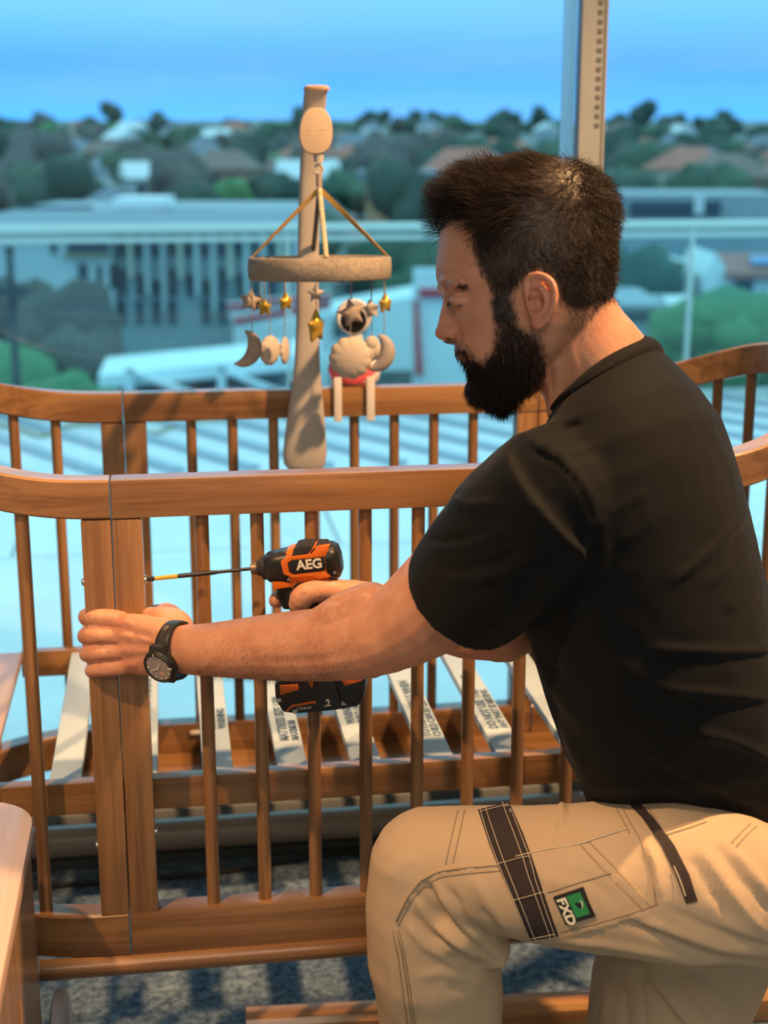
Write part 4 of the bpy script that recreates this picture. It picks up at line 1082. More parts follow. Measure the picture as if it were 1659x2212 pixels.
def skin_material():
    m = bpy.data.materials.new('skin'); m.use_nodes = True
    t = m.node_tree; b = t.nodes['Principled BSDF']; NN = t.nodes.new; LL = t.links.new
    tcn = NN('ShaderNodeTexCoord')
    n = NN('ShaderNodeTexNoise'); n.inputs['Scale'].default_value = 28; n.inputs['Detail'].default_value = 5; LL(tcn.outputs['Object'], n.inputs['Vector'])
    r = NN('ShaderNodeValToRGB'); e = r.color_ramp.elements
    e[0].position = .3; e[0].color = (.50, .225, .135, 1); e[1].position = .75; e[1].color = (.64, .335, .21, 1)
    LL(n.outputs['Fac'], r.inputs[0])
    col = r.outputs[0]
    for att, c in (('red', (.60, .17, .12, 1)), ('dark', (.026, .017, .013, 1)), ('lip', (.48, .15, .13, 1))):
        a = NN('ShaderNodeAttribute'); a.attribute_name = att
        mx = NN('ShaderNodeMixRGB'); LL(a.outputs['Fac'], mx.inputs[0]); LL(col, mx.inputs[1]); mx.inputs[2].default_value = c
        col = mx.outputs[0]
    LL(col, b.inputs['Base Color'])
    b.inputs['Roughness'].default_value = .48; b.inputs['Specular IOR Level'].default_value = .4
    b.inputs['Subsurface Weight'].default_value = .12; b.inputs['Subsurface Radius'].default_value = (1, .35, .2); b.inputs['Subsurface Scale'].default_value = .006
    n2 = NN('ShaderNodeTexNoise'); n2.inputs['Scale'].default_value = 420; n2.inputs['Detail'].default_value = 2; LL(tcn.outputs['Object'], n2.inputs['Vector'])
    bp = NN('ShaderNodeBump'); bp.inputs['Strength'].default_value = .18; bp.inputs['Distance'].default_value = .0012
    LL(n2.outputs['Fac'], bp.inputs['Height']); LL(bp.outputs[0], b.inputs['Normal'])
    return m
M['skin'] = skin_material()

# ---- head: horizontal slices of the tilted head, sized from profile, built symmetrically about its median plane
HZ = 1.60                                       # depth of the head's median plane
HX = (P(1131, 600, HZ) - P(1130, 600, HZ)).normalized()       # towards the back of the head
HN = -Vector((0, CP, -SP))                      # towards the near ear
TURN = R(-1)                                     # the face is turned slightly away
def H(px, py, n=0.0):
    """point of the head n metres off its median plane, given where its near twin is seen in profile"""
    s = (HZ - abs(n)) / HZ
    return H0(829.5 + (px - 829.5) * s, 1106 + (py - 1106) * s, n)
def H0(px, py, n=0.0):
    """point of the head: profile pixel in the median plane, n metres towards the near ear"""
    p = P(px, py, HZ)
    c = P(1150, py, HZ)
    d = p - c
    a = d.dot(HX)
    # rotate about the upright axis of the head
    return c + HX * (a * math.cos(TURN) - n * math.sin(TURN)) + HN * (n * math.cos(TURN) + a * math.sin(TURN))
PXM = HZ / FPX
slices = [  # py, front px, back px, half width, position of widest point
    (350, 1120, 1205, .020, .5), (358, 1068, 1248, .040, .52), (372, 1028, 1275, .053, .54), (395, 994, 1295, .064, .56),
    (425, 970, 1308, .072, .58), (460, 957, 1316, .0765, .60), (500, 950, 1321, .0785, .61), (540, 944, 1324, .079, .62),
    (575, 941, 1324, .0785, .62), (597, 941, 1323, .0775, .60), (612, 945, 1322, .076, .58), (628, 957, 1320, .0745, .56), (645, 965, 1316, .0735, .54),
    (665, 968, 1310, .0725, .52), (690, 972, 1300, .0715, .5), (715, 977, 1285, .069, .5), (738, 981, 1262, .066, .5),
    (760, 990, 1236, .063, .5), (782, 1003, 1212, .0595, .48), (800, 1013, 1196, .056, .47), (820, 1025, 1184, .051, .46),
    (838, 1042, 1170, .043, .45), (854, 1060, 1150, .032, .45), (868, 1078, 1122, .018, .5)]
def head_ring(py, F, B, W, s0, n=44, grow=0.0):
    ring = []
    F -= grow / PXM; B += grow / PXM; W += grow
    for k in range(n):
        th = 2 * math.pi * k / n
        c, s = math.cos(th), math.sin(th)
        if c < 0: a = -abs(c); wv = math.copysign(abs(s) ** (1.22 if 632 < py < 800 else 1.0), s); x = F + (B - F) * (s0 + a * s0)
        else: a = abs(c) ** .95; wv = math.copysign(abs(s) ** .95, s); x = F + (B - F) * (s0 + a * (1 - s0))
        ring.append(H0(x, py, W * wv))
    return ring
body = MB()
body.loft([head_ring(*s) for s in slices])
def hell(px, py, n, rx, ry, rn, tilt=0, m=12):
    """ellipsoid on the head: radii in metres along profile x, profile y and towards the ear"""
    x = (H(px + 10, py, n) - H(px, py, n)).normalized(); z = Vector((0, SP, CP)); y = HN * math.cos(TURN) - HX * math.sin(TURN)
    c, s = math.cos(tilt), math.sin(tilt)
    a, b = x * c + z * s, z * c - x * s
    body.ellipsoid(H(px, py, n), (a * rx, y * rn, b * ry), 16, m)
# nose
body.loft([[H0(f + d, py, w * k) for d, k in ((60, -1.9), (30, -1.45), (9, -1.0), (1.5, -.55), (0, 0), (1.5, .55), (9, 1.0), (30, 1.45), (60, 1.9))]
           for py, f, w in ((612, 953, .006), (628, 957.5, .0065), (642, 957, .007), (656, 955, .0075), (672, 951, .008), (688, 947.5, .0085), (702, 944.5, .0095),
                            (714, 943, .0105), (723, 944, .0105), (730, 948, .0098), (736, 955, .0085), (739, 966, .0065))])
for n in (-1, 1):
    hell(974, 722, n * .0125, .0105, .0085, .0065)          # nostril wings
    hell(959, 613, n * .014, .0062, .0075, .020, R(10))
    hell(982, 617, n * .038, .0095, .0065, .012, R(10))      # brow ridge
    hell(993, 651, n * .0292, .0120, .0108, .0130)           # lidded eyes
hell(953, 719, 0, .0075, .0075, .0085)
hell(1014, 777.5, 0, .0078, .0042, .020); hell(1020, 788, 0, .0075, .0052, .018)      # lips
hell(1001, 757, 0, .0105, .012, .022)                         # upper lip mound
hell(1046, 830, 0, .016, .018, .022)                         # chin
# near and far ear
for sgn in (1, -1):
    def E(px, py, lift=0.0):
        # the ear leans out towards its back edge
        s = (px - 1131) / 67.0
        return H(px, py, sgn * (.0745 + .0165 * max(s, -.2) + lift))
    body.ellipsoid(E(1155, 655, -.007), ((E(1185, 655) - E(1155, 655)) * 1.0, (E(1155, 600) - E(1155, 655)) * 1.0, (HN * .0078)), 18, 12)
    hel = [(1139, 648), (1134, 630), (1133, 612), (1141, 599), (1156, 593.5), (1173, 597), (1187, 608), (1194.5, 624), (1196, 642), (1193, 660), (1187, 676), (1178, 690), (1168, 701), (1158, 706)]
    body.capsule(smooth_curve([E(x, y, .0045) for x, y in hel], 3), .0042, 8)
    anti = [(1150, 616), (1163, 618), (1173, 630), (1177, 645), (1175, 662), (1168, 676), (1158, 684)]
    body.capsule(smooth_curve([E(x, y, .0025) for x, y in anti], 3), .0042, 8)
    body.capsule(smooth_curve([E(x, y, .003) for x, y in ((1158, 684), (1150, 682), (1144, 676))], 3), .0038, 8)
    body.ellipsoid(E(1154, 698, .0015), ((E(1166, 698) - E(1154, 698)) * 1.1, (E(1154, 680) - E(1154, 698)) * .85, HN * .0058), 14, 10)
    body.ellipsoid(E(1140, 660, .004), (HX * .0038, (E(1140, 650) - E(1140, 660)) * 1.2, HN * .0045), 10, 8)
# neck and upper trunk
def NP(x0, y0, x1, y1, zc, lat):
    """elliptic ring between a front and a back profile pixel"""
    a, b = P(x0, y0, zc), P(x1, y1, zc)
    c = (a + b) / 2; fa = (b - a) / 2
    return c, fa, HN * lat
def ring_of(c, fa, la, n=36, p=1.0):
    return [c + fa * (math.copysign(abs(math.cos(t)) ** p, math.cos(t))) + la * (math.copysign(abs(math.sin(t)) ** p, math.sin(t))) for t in (2 * math.pi * k / n for k in range(n))]
LATV = (HN * .96 - HX * .29).normalized()
def SR(x0, y0, x1, y1, zc, lat, p=.9):
    """ring of the trunk between a front and a back outline pixel"""
    a, b = P(x0, y0, zc), P(x1, y1, zc)
    c = (a + b) / 2; fa = (b - a) / 2
    A_ = fa.length; B_ = lat * abs(LATV.dot(fa.normalized()))
    fa = fa.normalized() * math.sqrt(max(A_ * A_ - B_ * B_, .0016))
    return ring_of(c, fa, LATV * lat, 88, p)
neck = [(1120, 700, 1300, 590, 1.605, .050), (1138, 745, 1318, 630, 1.607, .053), (1150, 795, 1330, 652, 1.61, .055), (1163, 838, 1346, 676, 1.613, .057), (1178, 866, 1366, 698, 1.617, .0595), (1194, 895, 1398, 737, 1.622, .0635)]
body.loft([ring_of(*NP(*q)) for q in neck] + [ring_of(*NP(*q)) for q in ((1204, 922, 1424, 764, 1.628, .070),)] +
          [SR(x0, y0, x1, y1, z, l) for x0, y0, x1, y1, z, l in ((1196, 962, 1480, 826, 1.634, .105), (1172, 1040, 1540, 905, 1.64, .140), (1152, 1110, 1572, 990, 1.643, .155), (1148, 1190, 1596, 1090, 1.646, .160), (1158, 1290, 1612, 1180, 1.65, .158),
                                                        (1186, 1400, 1630, 1290, 1.655, .152), (1216, 1500, 1648, 1410, 1.66, .148), (1250, 1600, 1668, 1540, 1.664, .144), (1290, 1700, 1690, 1670, 1.666, .13), (1320, 1790, 1690, 1790, 1.668, .12))])
body.capsule([P(1222, 716, 1.575), P(1205, 790, 1.578), P(1206, 880, 1.592)], [.014, .014, .014], 10)

# ---- near (left) arm
def PL(px, py, z):
    return P(px, py, z + np.interp(px, [390, 800, 1080], [.037, .026, 0]))
S1, E1 = PL(1190, 1090, 1.50), PL(800, 1385, 1.665)
body.capsule([PL(1230, 1080, 1.53), PL(1120, 1135, 1.52), PL(1010, 1235, 1.565), PL(930, 1312, 1.605), PL(860, 1358, 1.635), PL(800, 1382, 1.66)],
             [.060, .060, .0575, .0555, .0475, .0435], 20)
body.capsule([PL(838, 1372, 1.645), PL(775, 1386, 1.67), PL(700, 1392, 1.70), PL(620, 1396, 1.735), PL(540, 1400, 1.765), PL(470, 1403, 1.79), PL(415, 1404, 1.81), PL(375, 1403, 1.822)],
             [.044, .0445, .0440, .0425, .0385, .0345, (.0265, .0325), (.0250, .0310)], 20, up=(0, 0, 1))
body.capsule([PL(845, 1412, 1.66), PL(800, 1436, 1.675), PL(765, 1436, 1.685)], [.020, .017, .014], 12)        # elbow point
body.capsule([PL(690, 1352, 1.69), PL(745, 1325, 1.665), PL(800, 1300, 1.645)], [.022, .026, .024], 12)          # muscle over the elbow
# hand: palm plate, then five separate fingers that close on the post
body.capsule([PL(392, 1403, 1.818), PL(355, 1398, 1.828), PL(318, 1394, 1.838), PL(282, 1391, 1.846), PL(262, 1390, 1.852)],
             [(.022, .030), (.0195, .037), (.0175, .0415), (.0155, .0415), (.0125, .038)], 22, up=(0, 0, 1))
fingers = [  # MCP, PIP, DIP, tip in pixels and depth, radii
    ((262, 1339, 1.850), (197, 1332, 1.858), (187, 1333, 1.886), (192, 1336, 1.920), (216, 1338, 1.940), (.0120, .0116, .0112, .0106, .0096)),
    ((262, 1374, 1.848), (196, 1373, 1.854), (185, 1374, 1.886), (190, 1376, 1.922), (216, 1377, 1.944), (.0120, .0116, .0112, .0106, .0096)),
    ((262, 1408, 1.849), (200, 1411, 1.856), (188, 1413, 1.886), (193, 1413, 1.920), (218, 1413, 1.942), (.0114, .0110, .0106, .0100, .0090)),
    ((268, 1440, 1.852), (210, 1446, 1.860), (198, 1449, 1.886), (203, 1449, 1.912), (222, 1448, 1.932), (.0104, .0098, .0094, .0088, .0080))]
for a, b, c, d, e, rr in fingers:
    k = PL(*a) + (PL(330, 1396, 1.835) - PL(*a)) * .35
    body.capsule(smooth_curve([k, PL(*a), PL(*b), PL(*c), PL(*d), PL(*e)], 3), [rr[0] * .9] * 3 + [rr[0]] * 3 + [rr[1]] * 3 + [rr[2]] * 3 + [rr[3]] * 3 + [rr[4]], 14)
body.capsule(smooth_curve([PL(388, 1372, 1.835), PL(372, 1340, 1.862), PL(350, 1328, 1.895), PL(322, 1332, 1.930), PL(296, 1336, 1.945)], 3), [.022] * 3 + [.018] * 3 + [.0145] * 3 + [.0125] * 3 + [.011], 14)
body.capsule([PL(375, 1362, 1.832), PL(345, 1335, 1.858), PL(325, 1330, 1.862)], [.018, .0165, .012], 12)         # web of the thumb

# ---- far (right) arm
def PR(px, py, z):
    return P(px, py, z + np.interp(px, [790, 830], [.067, .055]) * (px < 840))
body.capsule([PR(1290, 985, 1.80), PR(1210, 1130, 1.79), PR(1140, 1270, 1.765), PR(1085, 1353, 1.745)], [.056, .053, .048, .044], 18)
body.capsule([PR(1090, 1353, 1.745), PR(1010, 1350, 1.785), PR(930, 1335, 1.83), PR(865, 1320, 1.87), PR(815, 1308, 1.842)], [.043, .042, .038, .031, .027], 18)
body.capsule([PR(820, 1308, 1.842), PR(778, 1308, 1.836), PR(742, 1312, 1.834)], [(.024, .030), (.023, .034), (.020, .036)], 16, up=(0, 0, 1))
rh_f = [([(745, 1292, 1.856), (690, 1292, 1.868), (640, 1292, 1.872), (607, 1293, 1.858), (596, 1298, 1.838)], [.0125, .0122, .0118, .011, .0098]),
        ([(742, 1330, 1.858), (700, 1340, 1.876), (650, 1342, 1.874), (628, 1343, 1.850), (640, 1343, 1.830)], [.0122, .0120, .0115, .0108, .0098]),
        ([(742, 1364, 1.856), (705, 1374, 1.872), (660, 1376, 1.870), (638, 1377, 1.848), (650, 1377, 1.828)], [.0118, .0115, .011, .0102, .0092]),
        ([(748, 1394, 1.852), (715, 1406, 1.866), (676, 1409, 1.864), (655, 1410, 1.845), (666, 1410, 1.828)], [.0105, .0102, .0096, .009, .0082])]
for pts, rr in rh_f:
    q = [PR(775, 1325, 1.838)] + [PR(*x) for x in pts]
    body.capsule(smooth_curve(q, 3), [rr[0] * .9] * 3 + [rr[0]] * 3 + [rr[1]] * 3 + [rr[2]] * 3 + [rr[3]] * 3 + [rr[4]], 12)
body.capsule(smooth_curve([PR(790, 1292, 1.826), PR(742, 1280, 1.803), PR(695, 1275, 1.786), PR(660, 1284, 1.784), PR(643, 1304, 1.790)], 3), [.020] * 3 + [.0165] * 3 + [.0148] * 3 + [.0152] * 3 + [.0122], 16)

V, F, NV = solid(body, .0022, 5, 'body')
F = np.asarray(F)
# ---- finer sculpting along lines and spots given on the surface that faces the viewer
def face_cam(V, NV):
    d = np.array([0, 0, CAM_H]) - V
    d /= np.linalg.norm(d, axis=1)[:, None]
    return (NV * d).sum(1)
def seg_dist(p, a, b):
    ab = b - a; t = np.clip(((p - a) @ ab) / (ab @ ab + 1e-9), 0, 1)
    return np.linalg.norm(p - (a + t[:, None] * ab), axis=1), t
def crease(V, NV, lines, near=None):
    """lines: (polyline px, width px, height in metres); raises or sinks the surface along each line"""
    px = proj(V); fc = face_cam(V, NV); W = np.clip(fc * 3, 0, 1)
    out = np.zeros(len(V))
    for pl, wd, h in lines:
        pl = np.asarray(pl, float)
        lo, hi = pl.min(0) - wd * 3, pl.max(0) + wd * 3
        sel = np.nonzero(((px >= lo) & (px <= hi)).all(1) & (W > 0) & (near if near is not None else True))[0]
        if len(sel) == 0: continue
        q = px[sel]; best = np.full(len(sel), 1e9); tt = np.zeros(len(sel))
        n = len(pl) - 1
        for i in range(n):
            d, t = seg_dist(q, pl[i], pl[i + 1])
            m = d < best; best[m] = d[m]; tt[m] = (i + t[m]) / n
        prof = np.exp(-(best / wd) ** 2) * np.clip(np.minimum(tt, 1 - tt) * 6 + .12, 0, 1)
        out[sel] += prof * h
    return V + NV * (out * W)[:, None]
def head_coords(V):
    c = np.array([P(1150, 600, HZ)])[0]
    d = V - c
    up = np.array([0, SP, CP]); hx = np.array(HX); hn = np.array(HN)
    a = d @ hx; n = d @ hn; b = -(d @ up)
    a2 = a * math.cos(TURN) + n * math.sin(TURN); n2 = n * math.cos(TURN) - a * math.sin(TURN)
    k = HZ / (HZ - np.abs(n2))
    return 829.5 + (1150 + a2 / PXM - 829.5) * k, 1106 + (600 + b / PXM - 1106) * k, n2
def bumps(V, NV, L_):
    x, y, n = head_coords(V)
    out = np.zeros(len(V)); ok = (y > 320) & (y < 930) & (x > 900) & (x < 1420) & (np.abs(n) < .11)
    for px, py, nn, rx, ry, rn, h in L_:
        out += h * np.exp(-((x - px) / rx) ** 2 - ((y - py) / ry) ** 2 - ((np.abs(n) - nn) / rn) ** 2) * ok
    return V + NV * out[:, None]
V = bumps(V, NV, [(984, 616, .038, 22, 8, .02, .0024), (1036, 684, .052, 40, 22, .03, .0026), (1022, 735, .045, 30, 30, .03, -.0018), (988, 633, .026, 18, 10, .016, -.0030), (1000, 668, .034, 20, 12, .016, -.0012),
                  (990, 728, .020, 9, 16, .010, -.0024), (1040, 560, .066, 30, 40, .03, -.0025), (1100, 640, .07, 26, 60, .02, -.002), (965, 560, .03, 20, 40, .03, .0012)])
camd = lambda V: (V[:, 1] * CP - (V[:, 2] - CAM_H) * SP)
V = crease(V, NV, [
    ([(972, 650), (984, 655), (999, 653)], 2.2, -.0016),              # lid crease
    ([(974, 640), (986, 637), (1002, 644)], 3.0, -.0020),
    ([(975, 738), (968, 735), (963, 733)], 3.2, -.0040),              # nostril
    ([(990, 716), (991, 728), (984, 738)], 3.0, -.0022),              # wing fold
    ([(998, 740), (1012, 760), (1018, 775)], 5, -.0012),              # smile line
    ([(940, 558), (956, 561)], 2, -.0007), ([(941, 588), (958, 591)], 2, -.0007),
    ([(1146, 640), (1150, 652), (1150, 664), (1146, 672)], 6.5, -.0085),  # ear canal hollow
    ([(1160, 640), (1166, 652), (1163, 668)], 6, -.0050),
    ([(1144, 612), (1158, 607), (1174, 612), (1184, 628), (1185, 648), (1180, 668)], 3.0, -.0013),
    ([(1170, 740), (1185, 790), (1193, 850)], 9, -.0022), ([(1225, 720), (1245, 800), (1250, 850)], 10, .0016),
    ([(735, 1300), (728, 1318), (726, 1345)], 5, -.0028), ([(700, 1300), (735, 1297), (765, 1278)], 5, -.0022),  # crease of the elbow
    ([(765, 1330), (700, 1345), (600, 1352)], 16, .0016), ([(760, 1400), (690, 1425), (560, 1432)], 14, -.0014),
    ([(860, 1300), (810, 1340), (790, 1390)], 15, -.0016),
    ([(200, 1353), (235, 1355), (262, 1356)], 3.2, -.0030), ([(200, 1391), (235, 1391), (258, 1393)], 3.2, -.0030), ([(205, 1428), (235, 1427), (262, 1425)], 3.2, -.0028),
    ([(262, 1358), (290, 1366), (330, 1374)], 6, -.0012), ([(262, 1392), (300, 1394), (335, 1396)], 6, -.0012), ([(262, 1425), (300, 1420), (335, 1416)], 6, -.0011),
    ([(252, 1352), (272, 1342), (288, 1350)], 7, .0014), ([(250, 1376), (270, 1372), (288, 1378)], 8, .0024), ([(252, 1408), (270, 1404), (290, 1408)], 8, .0020), ([(262, 1438), (280, 1436), (298, 1438)], 7, .0013),
    ([(295, 1376), (325, 1386), (352, 1392)], 4, .0012), ([(290, 1408), (325, 1406), (350, 1404)], 4, .0011),
    ([(196, 1322), (197, 1345)], 3, .0008), ([(206, 1360), (206, 1384)], 2.2, -.0007), ([(212, 1398), (212, 1420)], 2.2, -.0007), ([(220, 1318), (221, 1346)], 2.4, -.0006),
    ([(700, 1262), (690, 1278), (694, 1300)], 3, -.0010), ([(660, 1266), (656, 1282)], 6, .0012),
], near=None)
me = np_mesh('body', V - MO, F)
pxv = proj(V); fcam = face_cam(V, NV); zc_v = camd(V)
def inpoly(p, poly):
    poly = np.asarray(poly, float); x, y = p[:, 0], p[:, 1]; r = np.zeros(len(p), bool)
    j = len(poly) - 1
    for i in range(len(poly)):
        xi, yi = poly[i]; xj, yj = poly[j]
        c = ((yi > y) != (yj > y)) & (x < (xj - xi) * (y - yi) / (yj - yi + 1e-12) + xi)
        r ^= c; j = i
    return r
def soft_poly(p, poly, wd):
    """1 inside, fading over wd pixels at the border"""
    ins = inpoly(p, poly); poly = np.asarray(poly, float)
    d = np.full(len(p), 1e9)
    for i in range(len(poly)):
        dd, _ = seg_dist(p, poly[i], poly[(i + 1) % len(poly)]); d = np.minimum(d, dd)
    return np.clip(.5 + np.where(ins, d, -d) / wd, 0, 1)
hx_, hy_, hn_ = head_coords(V); hp = np.stack([hx_, hy_], 1)
is_head = (hy_ > 320) & (hy_ < 930) & (hx_ > 900) & (hx_ < 1420) & (np.abs(hn_) < .11)
HAIR = [(946, 500), (975, 478), (1003, 482), (1018, 500), (1024, 540), (1029, 572), (1040, 592), (1058, 620), (1064, 655), (1066, 690), (1108, 690), (1099, 655), (1108, 626), (1126, 602), (1140, 590), (1162, 584), (1188, 596), (1204, 624), (1212, 652), (1232, 668), (1268, 664), (1302, 652), (1345, 640), (1360, 560), (1350, 420), (1280, 330), (1100, 310), (960, 340), (910, 440)]
BEARD = [(1061, 652), (1104, 655), (1108, 684), (1116, 702), (1136, 718), (1163, 732), (1170, 756), (1172, 800), (1166, 824), (1142, 838), (1112, 862), (1090, 886), (1040, 890), (1003, 850), (1000, 800), (1010, 797), (1012, 790), (1004, 782), (996, 771), (980, 764), (971, 752), (974, 740), (987, 742), (1008, 757), (1026, 778), (1042, 786), (1064, 758), (1070, 722)]
hairw = soft_poly(hp, HAIR, 16) * is_head
beardw = soft_poly(hp, BEARD, 22) * is_head
stub = soft_poly(hp, [(1196, 640), (1240, 660), (1330, 640), (1345, 670), (1290, 700), (1240, 720), (1205, 690)], 50) * is_head
ear_m = soft_poly(hp, [(1128, 600), (1160, 586), (1200, 610), (1200, 660), (1165, 716), (1145, 712), (1135, 660)], 8) * is_head * (np.abs(hn_) > .070)
hairw *= 1 - ear_m; beardw *= 1 - ear_m
red = np.clip(ear_m * .32, 0, 1)
red += .30 * np.exp(-(((hx_ - 965) / 26) ** 2 + ((hy_ - 715) / 22) ** 2)) * is_head
hand = ((pxv[:, 0] < 330) & (pxv[:, 1] > 1290) & (pxv[:, 1] < 1480))
red += hand * .16 * np.exp(-((pxv[:, 0] - 275) / 26) ** 2)
lip = soft_poly(hp, [(996, 774), (1004, 771), (1022, 779), (1016, 795), (1005, 795), (997, 783)], 5) * is_head * (np.abs(hn_) < .03)
brow = soft_poly(hp, [(944, 614), (955, 606), (985, 610), (1012, 624), (1010, 630), (985, 621), (958, 622)], 8) * is_head * .45
dark = np.clip(hairw * .97 + beardw * .9 + stub * .25 + brow, 0, 1)
nostril = np.exp(-(((hx_ - 968) / 5.5) ** 2 + ((hy_ - 735) / 3.2) ** 2)) * is_head * (np.abs(hn_) > .003)
dark = np.clip(dark + nostril * .95, 0, 1)
np_attr(me, 'red', np.clip(red, 0, 1)); np_attr(me, 'dark', dark); np_attr(me, 'lip', lip)
body_ob = link_mesh('body', me, M['skin'], man, angle=0)

# ---- hair, beard, brows, arm hair as fine strands
def strand_mat(name, c, rough=.35):
    return mat(name, c, rough, spec=.22)
M['hair'] = strand_mat('dark_brown_hair', (.027, .015, .009), .45)
M['beard'] = strand_mat('black_brown_beard', (.016, .009, .007), .42)
T3 = tri_verts(V, F)
def sample_faces(weight, count):
    tw = weight[T3].mean(1)
    a, b, c = V[T3[:, 0]], V[T3[:, 1]], V[T3[:, 2]]
    ar = np.linalg.norm(np.cross(b - a, c - a), axis=1) * tw
    idx = rng.choice(len(T3), count, p=ar / ar.sum())
    u = rng.random((count, 2)); fl = u.sum(1) > 1; u[fl] = 1 - u[fl]
    w = np.stack([1 - u.sum(1), u[:, 0], u[:, 1]], 1)
    pos = (V[T3[idx]] * w[:, :, None]).sum(1); nor = (NV[T3[idx]] * w[:, :, None]).sum(1)
    nor /= np.linalg.norm(nor, axis=1)[:, None] + 1e-9
    return pos, nor
def strands(name, paths, rad, material, parent=None):
    """paths (n, k, 3) -> one mesh of tapering three-sided hairs"""
    n, k, _ = paths.shape
    t = np.gradient(paths, axis=1); t /= np.linalg.norm(t, axis=2)[:, :, None] + 1e-9
    ref = np.array([.31, .77, .55]); x = np.cross(t, ref); x /= np.linalg.norm(x, axis=2)[:, :, None] + 1e-9
    y = np.cross(t, x)
    prof = np.interp(np.linspace(0, 1, k), [0, .5, 1], [1, .85, .22])
    rr = (np.asarray(rad).reshape(-1, 1) if np.ndim(rad) else np.full((n, 1), rad)) * prof[None]
    vs = []
    for j in range(3):
        a = 2 * math.pi * j / 3
        vs.append(paths + (x * math.cos(a) + y * math.sin(a)) * rr[:, :, None])
    vs = np.stack(vs, 2).reshape(-1, 3)
    base = (np.arange(n) * k * 3)[:, None, None]; i = np.arange(k - 1)[None, :, None] * 3; j = np.arange(3)[None, None, :]; j2 = (j + 1) % 3
    f = np.stack([base + i + j, base + i + j2, base + i + 3 + j2, base + i + 3 + j], -1).reshape(-1, 4)
    m_ = np_mesh(name, vs - MO, f)
    return link_mesh(name, m_, material, parent or man, angle=0, kind='stuff')
UPV = np.array([0, SP, CP]); HXV = np.array(HX); HNV = np.array(HN)
def unit(v): return v / (np.linalg.norm(v, axis=-1)[..., None] + 1e-9)
def flow_noise(p, sc, seed):
    return np.array([[noise.noise(Vector(q * sc) + Vector((seed + 17.3 * a, 3.1 * a, seed))) for a in range(3)] for q in p])
def grow_hair(pos, nor, length, field, k=6, lift=.5, curl=.35, seed=1, grav=0.0, hug=.12):
    n = len(pos); P_ = np.zeros((n, k, 3)); P_[:, 0] = pos - nor * .001
    cn = flow_noise(pos, 30, seed)          # locks share their bend
    d = unit(nor * lift + field + cn * curl)
    step = (length / (k - 1))[:, None]
    for i in range(1, k):
        P_[:, i] = P_[:, i - 1] + d * step
        d = unit(d * .75 + field * .32 - nor * hug * (i / k) + rng.normal(0, .10, (n, 3)) + cn * curl * .5 - UPV * grav)
    return P_
# scalp
wh_ = hairw.copy()
pos, nor = sample_faces(wh_, 17000)
ax, ay, an = head_coords(pos)
top = np.clip((560 - ay) / 110, 0, 1)                 # 1 on the long top, 0 on the short sides
front = np.clip((1120 - ax) / 150, 0, 1)
fwd = unit(-HXV[None] * (.95 - .1 * front[:, None]) + UPV[None] * (.10 + .25 * front[:, None]) + 0 * nor)
back = HXV[None] * .50 - UPV[None] * .80
rear = np.clip((ax - 1175) / 110, 0, 1)[:, None] * top[:, None]
swirl = unit(rng.normal(0, 1, (len(pos), 3)))
fld = unit(fwd * top[:, None] * (1 - rear) + back * (1 - top[:, None]) + rear * (HXV[None] * .75 - UPV[None] * .35) + swirl * (.12 + .45 * np.exp(-(((ax - 1215) / 50) ** 2 + ((ay - 440) / 70) ** 2)))[:, None])
ln = .010 + top * (.011 + .013 * front) + rng.normal(0, .002, len(pos))
ln = np.clip(ln, .006, .042) * np.where(ay > 620, .75, 1)
hp_ = grow_hair(pos, nor, ln, fld, 7, (.20 + .28 * (1 - top))[:, None], .50, 3, hug=(.03 + .14 * top)[:, None])
strands('hair', hp_, rng.uniform(.00018, .00029, len(pos)), M['hair'])
# short undergrowth that closes the partings
p3, n3 = sample_faces(wh_, 5000)
strands('hair', grow_hair(p3, n3, rng.uniform(.006, .012, len(p3)), unit(rng.normal(0, 1, (len(p3), 3)) - UPV[None] * .5), 4, .5, .4, 12), .00030, M['hair'])
# curled quiff over the brow and lifted locks on the crown
q = ((ax < 1075) & (ay < 455) & (rng.random(len(pos)) < .5)) | ((ax > 1215) & (ay < 400) & (rng.random(len(pos)) < .25))
p2, n2 = pos[q], nor[q]; f2 = unit(-HXV[None] * .55 + UPV[None] * .7 + rng.normal(0, .2, (len(p2), 3)))
ax2 = ax[q]
hp2 = grow_hair(p2, n2, np.where(ax2 > 1150, .013, .020 + .008 * rng.random(len(p2))), np.where((ax2 > 1150)[:, None], unit(HXV[None] * .8 + UPV[None] * .4), f2), 7, .45, .8, 9, grav=.16)
strands('hair', hp2, .00026, M['hair'])
# beard
pos, nor = sample_faces(beardw ** 1.5, 9500)
ax, ay, an = head_coords(pos)
low = np.clip((ay - 740) / 110, 0, 1); mous = ((ay < 775) & (ax < 1020)).astype(float)
fld = unit(-UPV[None] * (.8 + .2 * low[:, None]) + HXV[None] * (.25 * (1 - low[:, None]) - .10 * low[:, None]) + nor * .35 * low[:, None] + mous[:, None] * HXV[None] * .5)
ln = (.006 + .0085 * low + .007 * np.exp(-(((ax - 1085) / 30) ** 2)) * low) * (1 - .35 * mous) + rng.normal(0, .002, len(pos))
bp_ = grow_hair(pos, nor, np.clip(ln, .004, .03), fld, 5, .7, .55, 5)
strands('beard', bp_, rng.uniform(.00022, .00034, len(pos)), M['beard'])
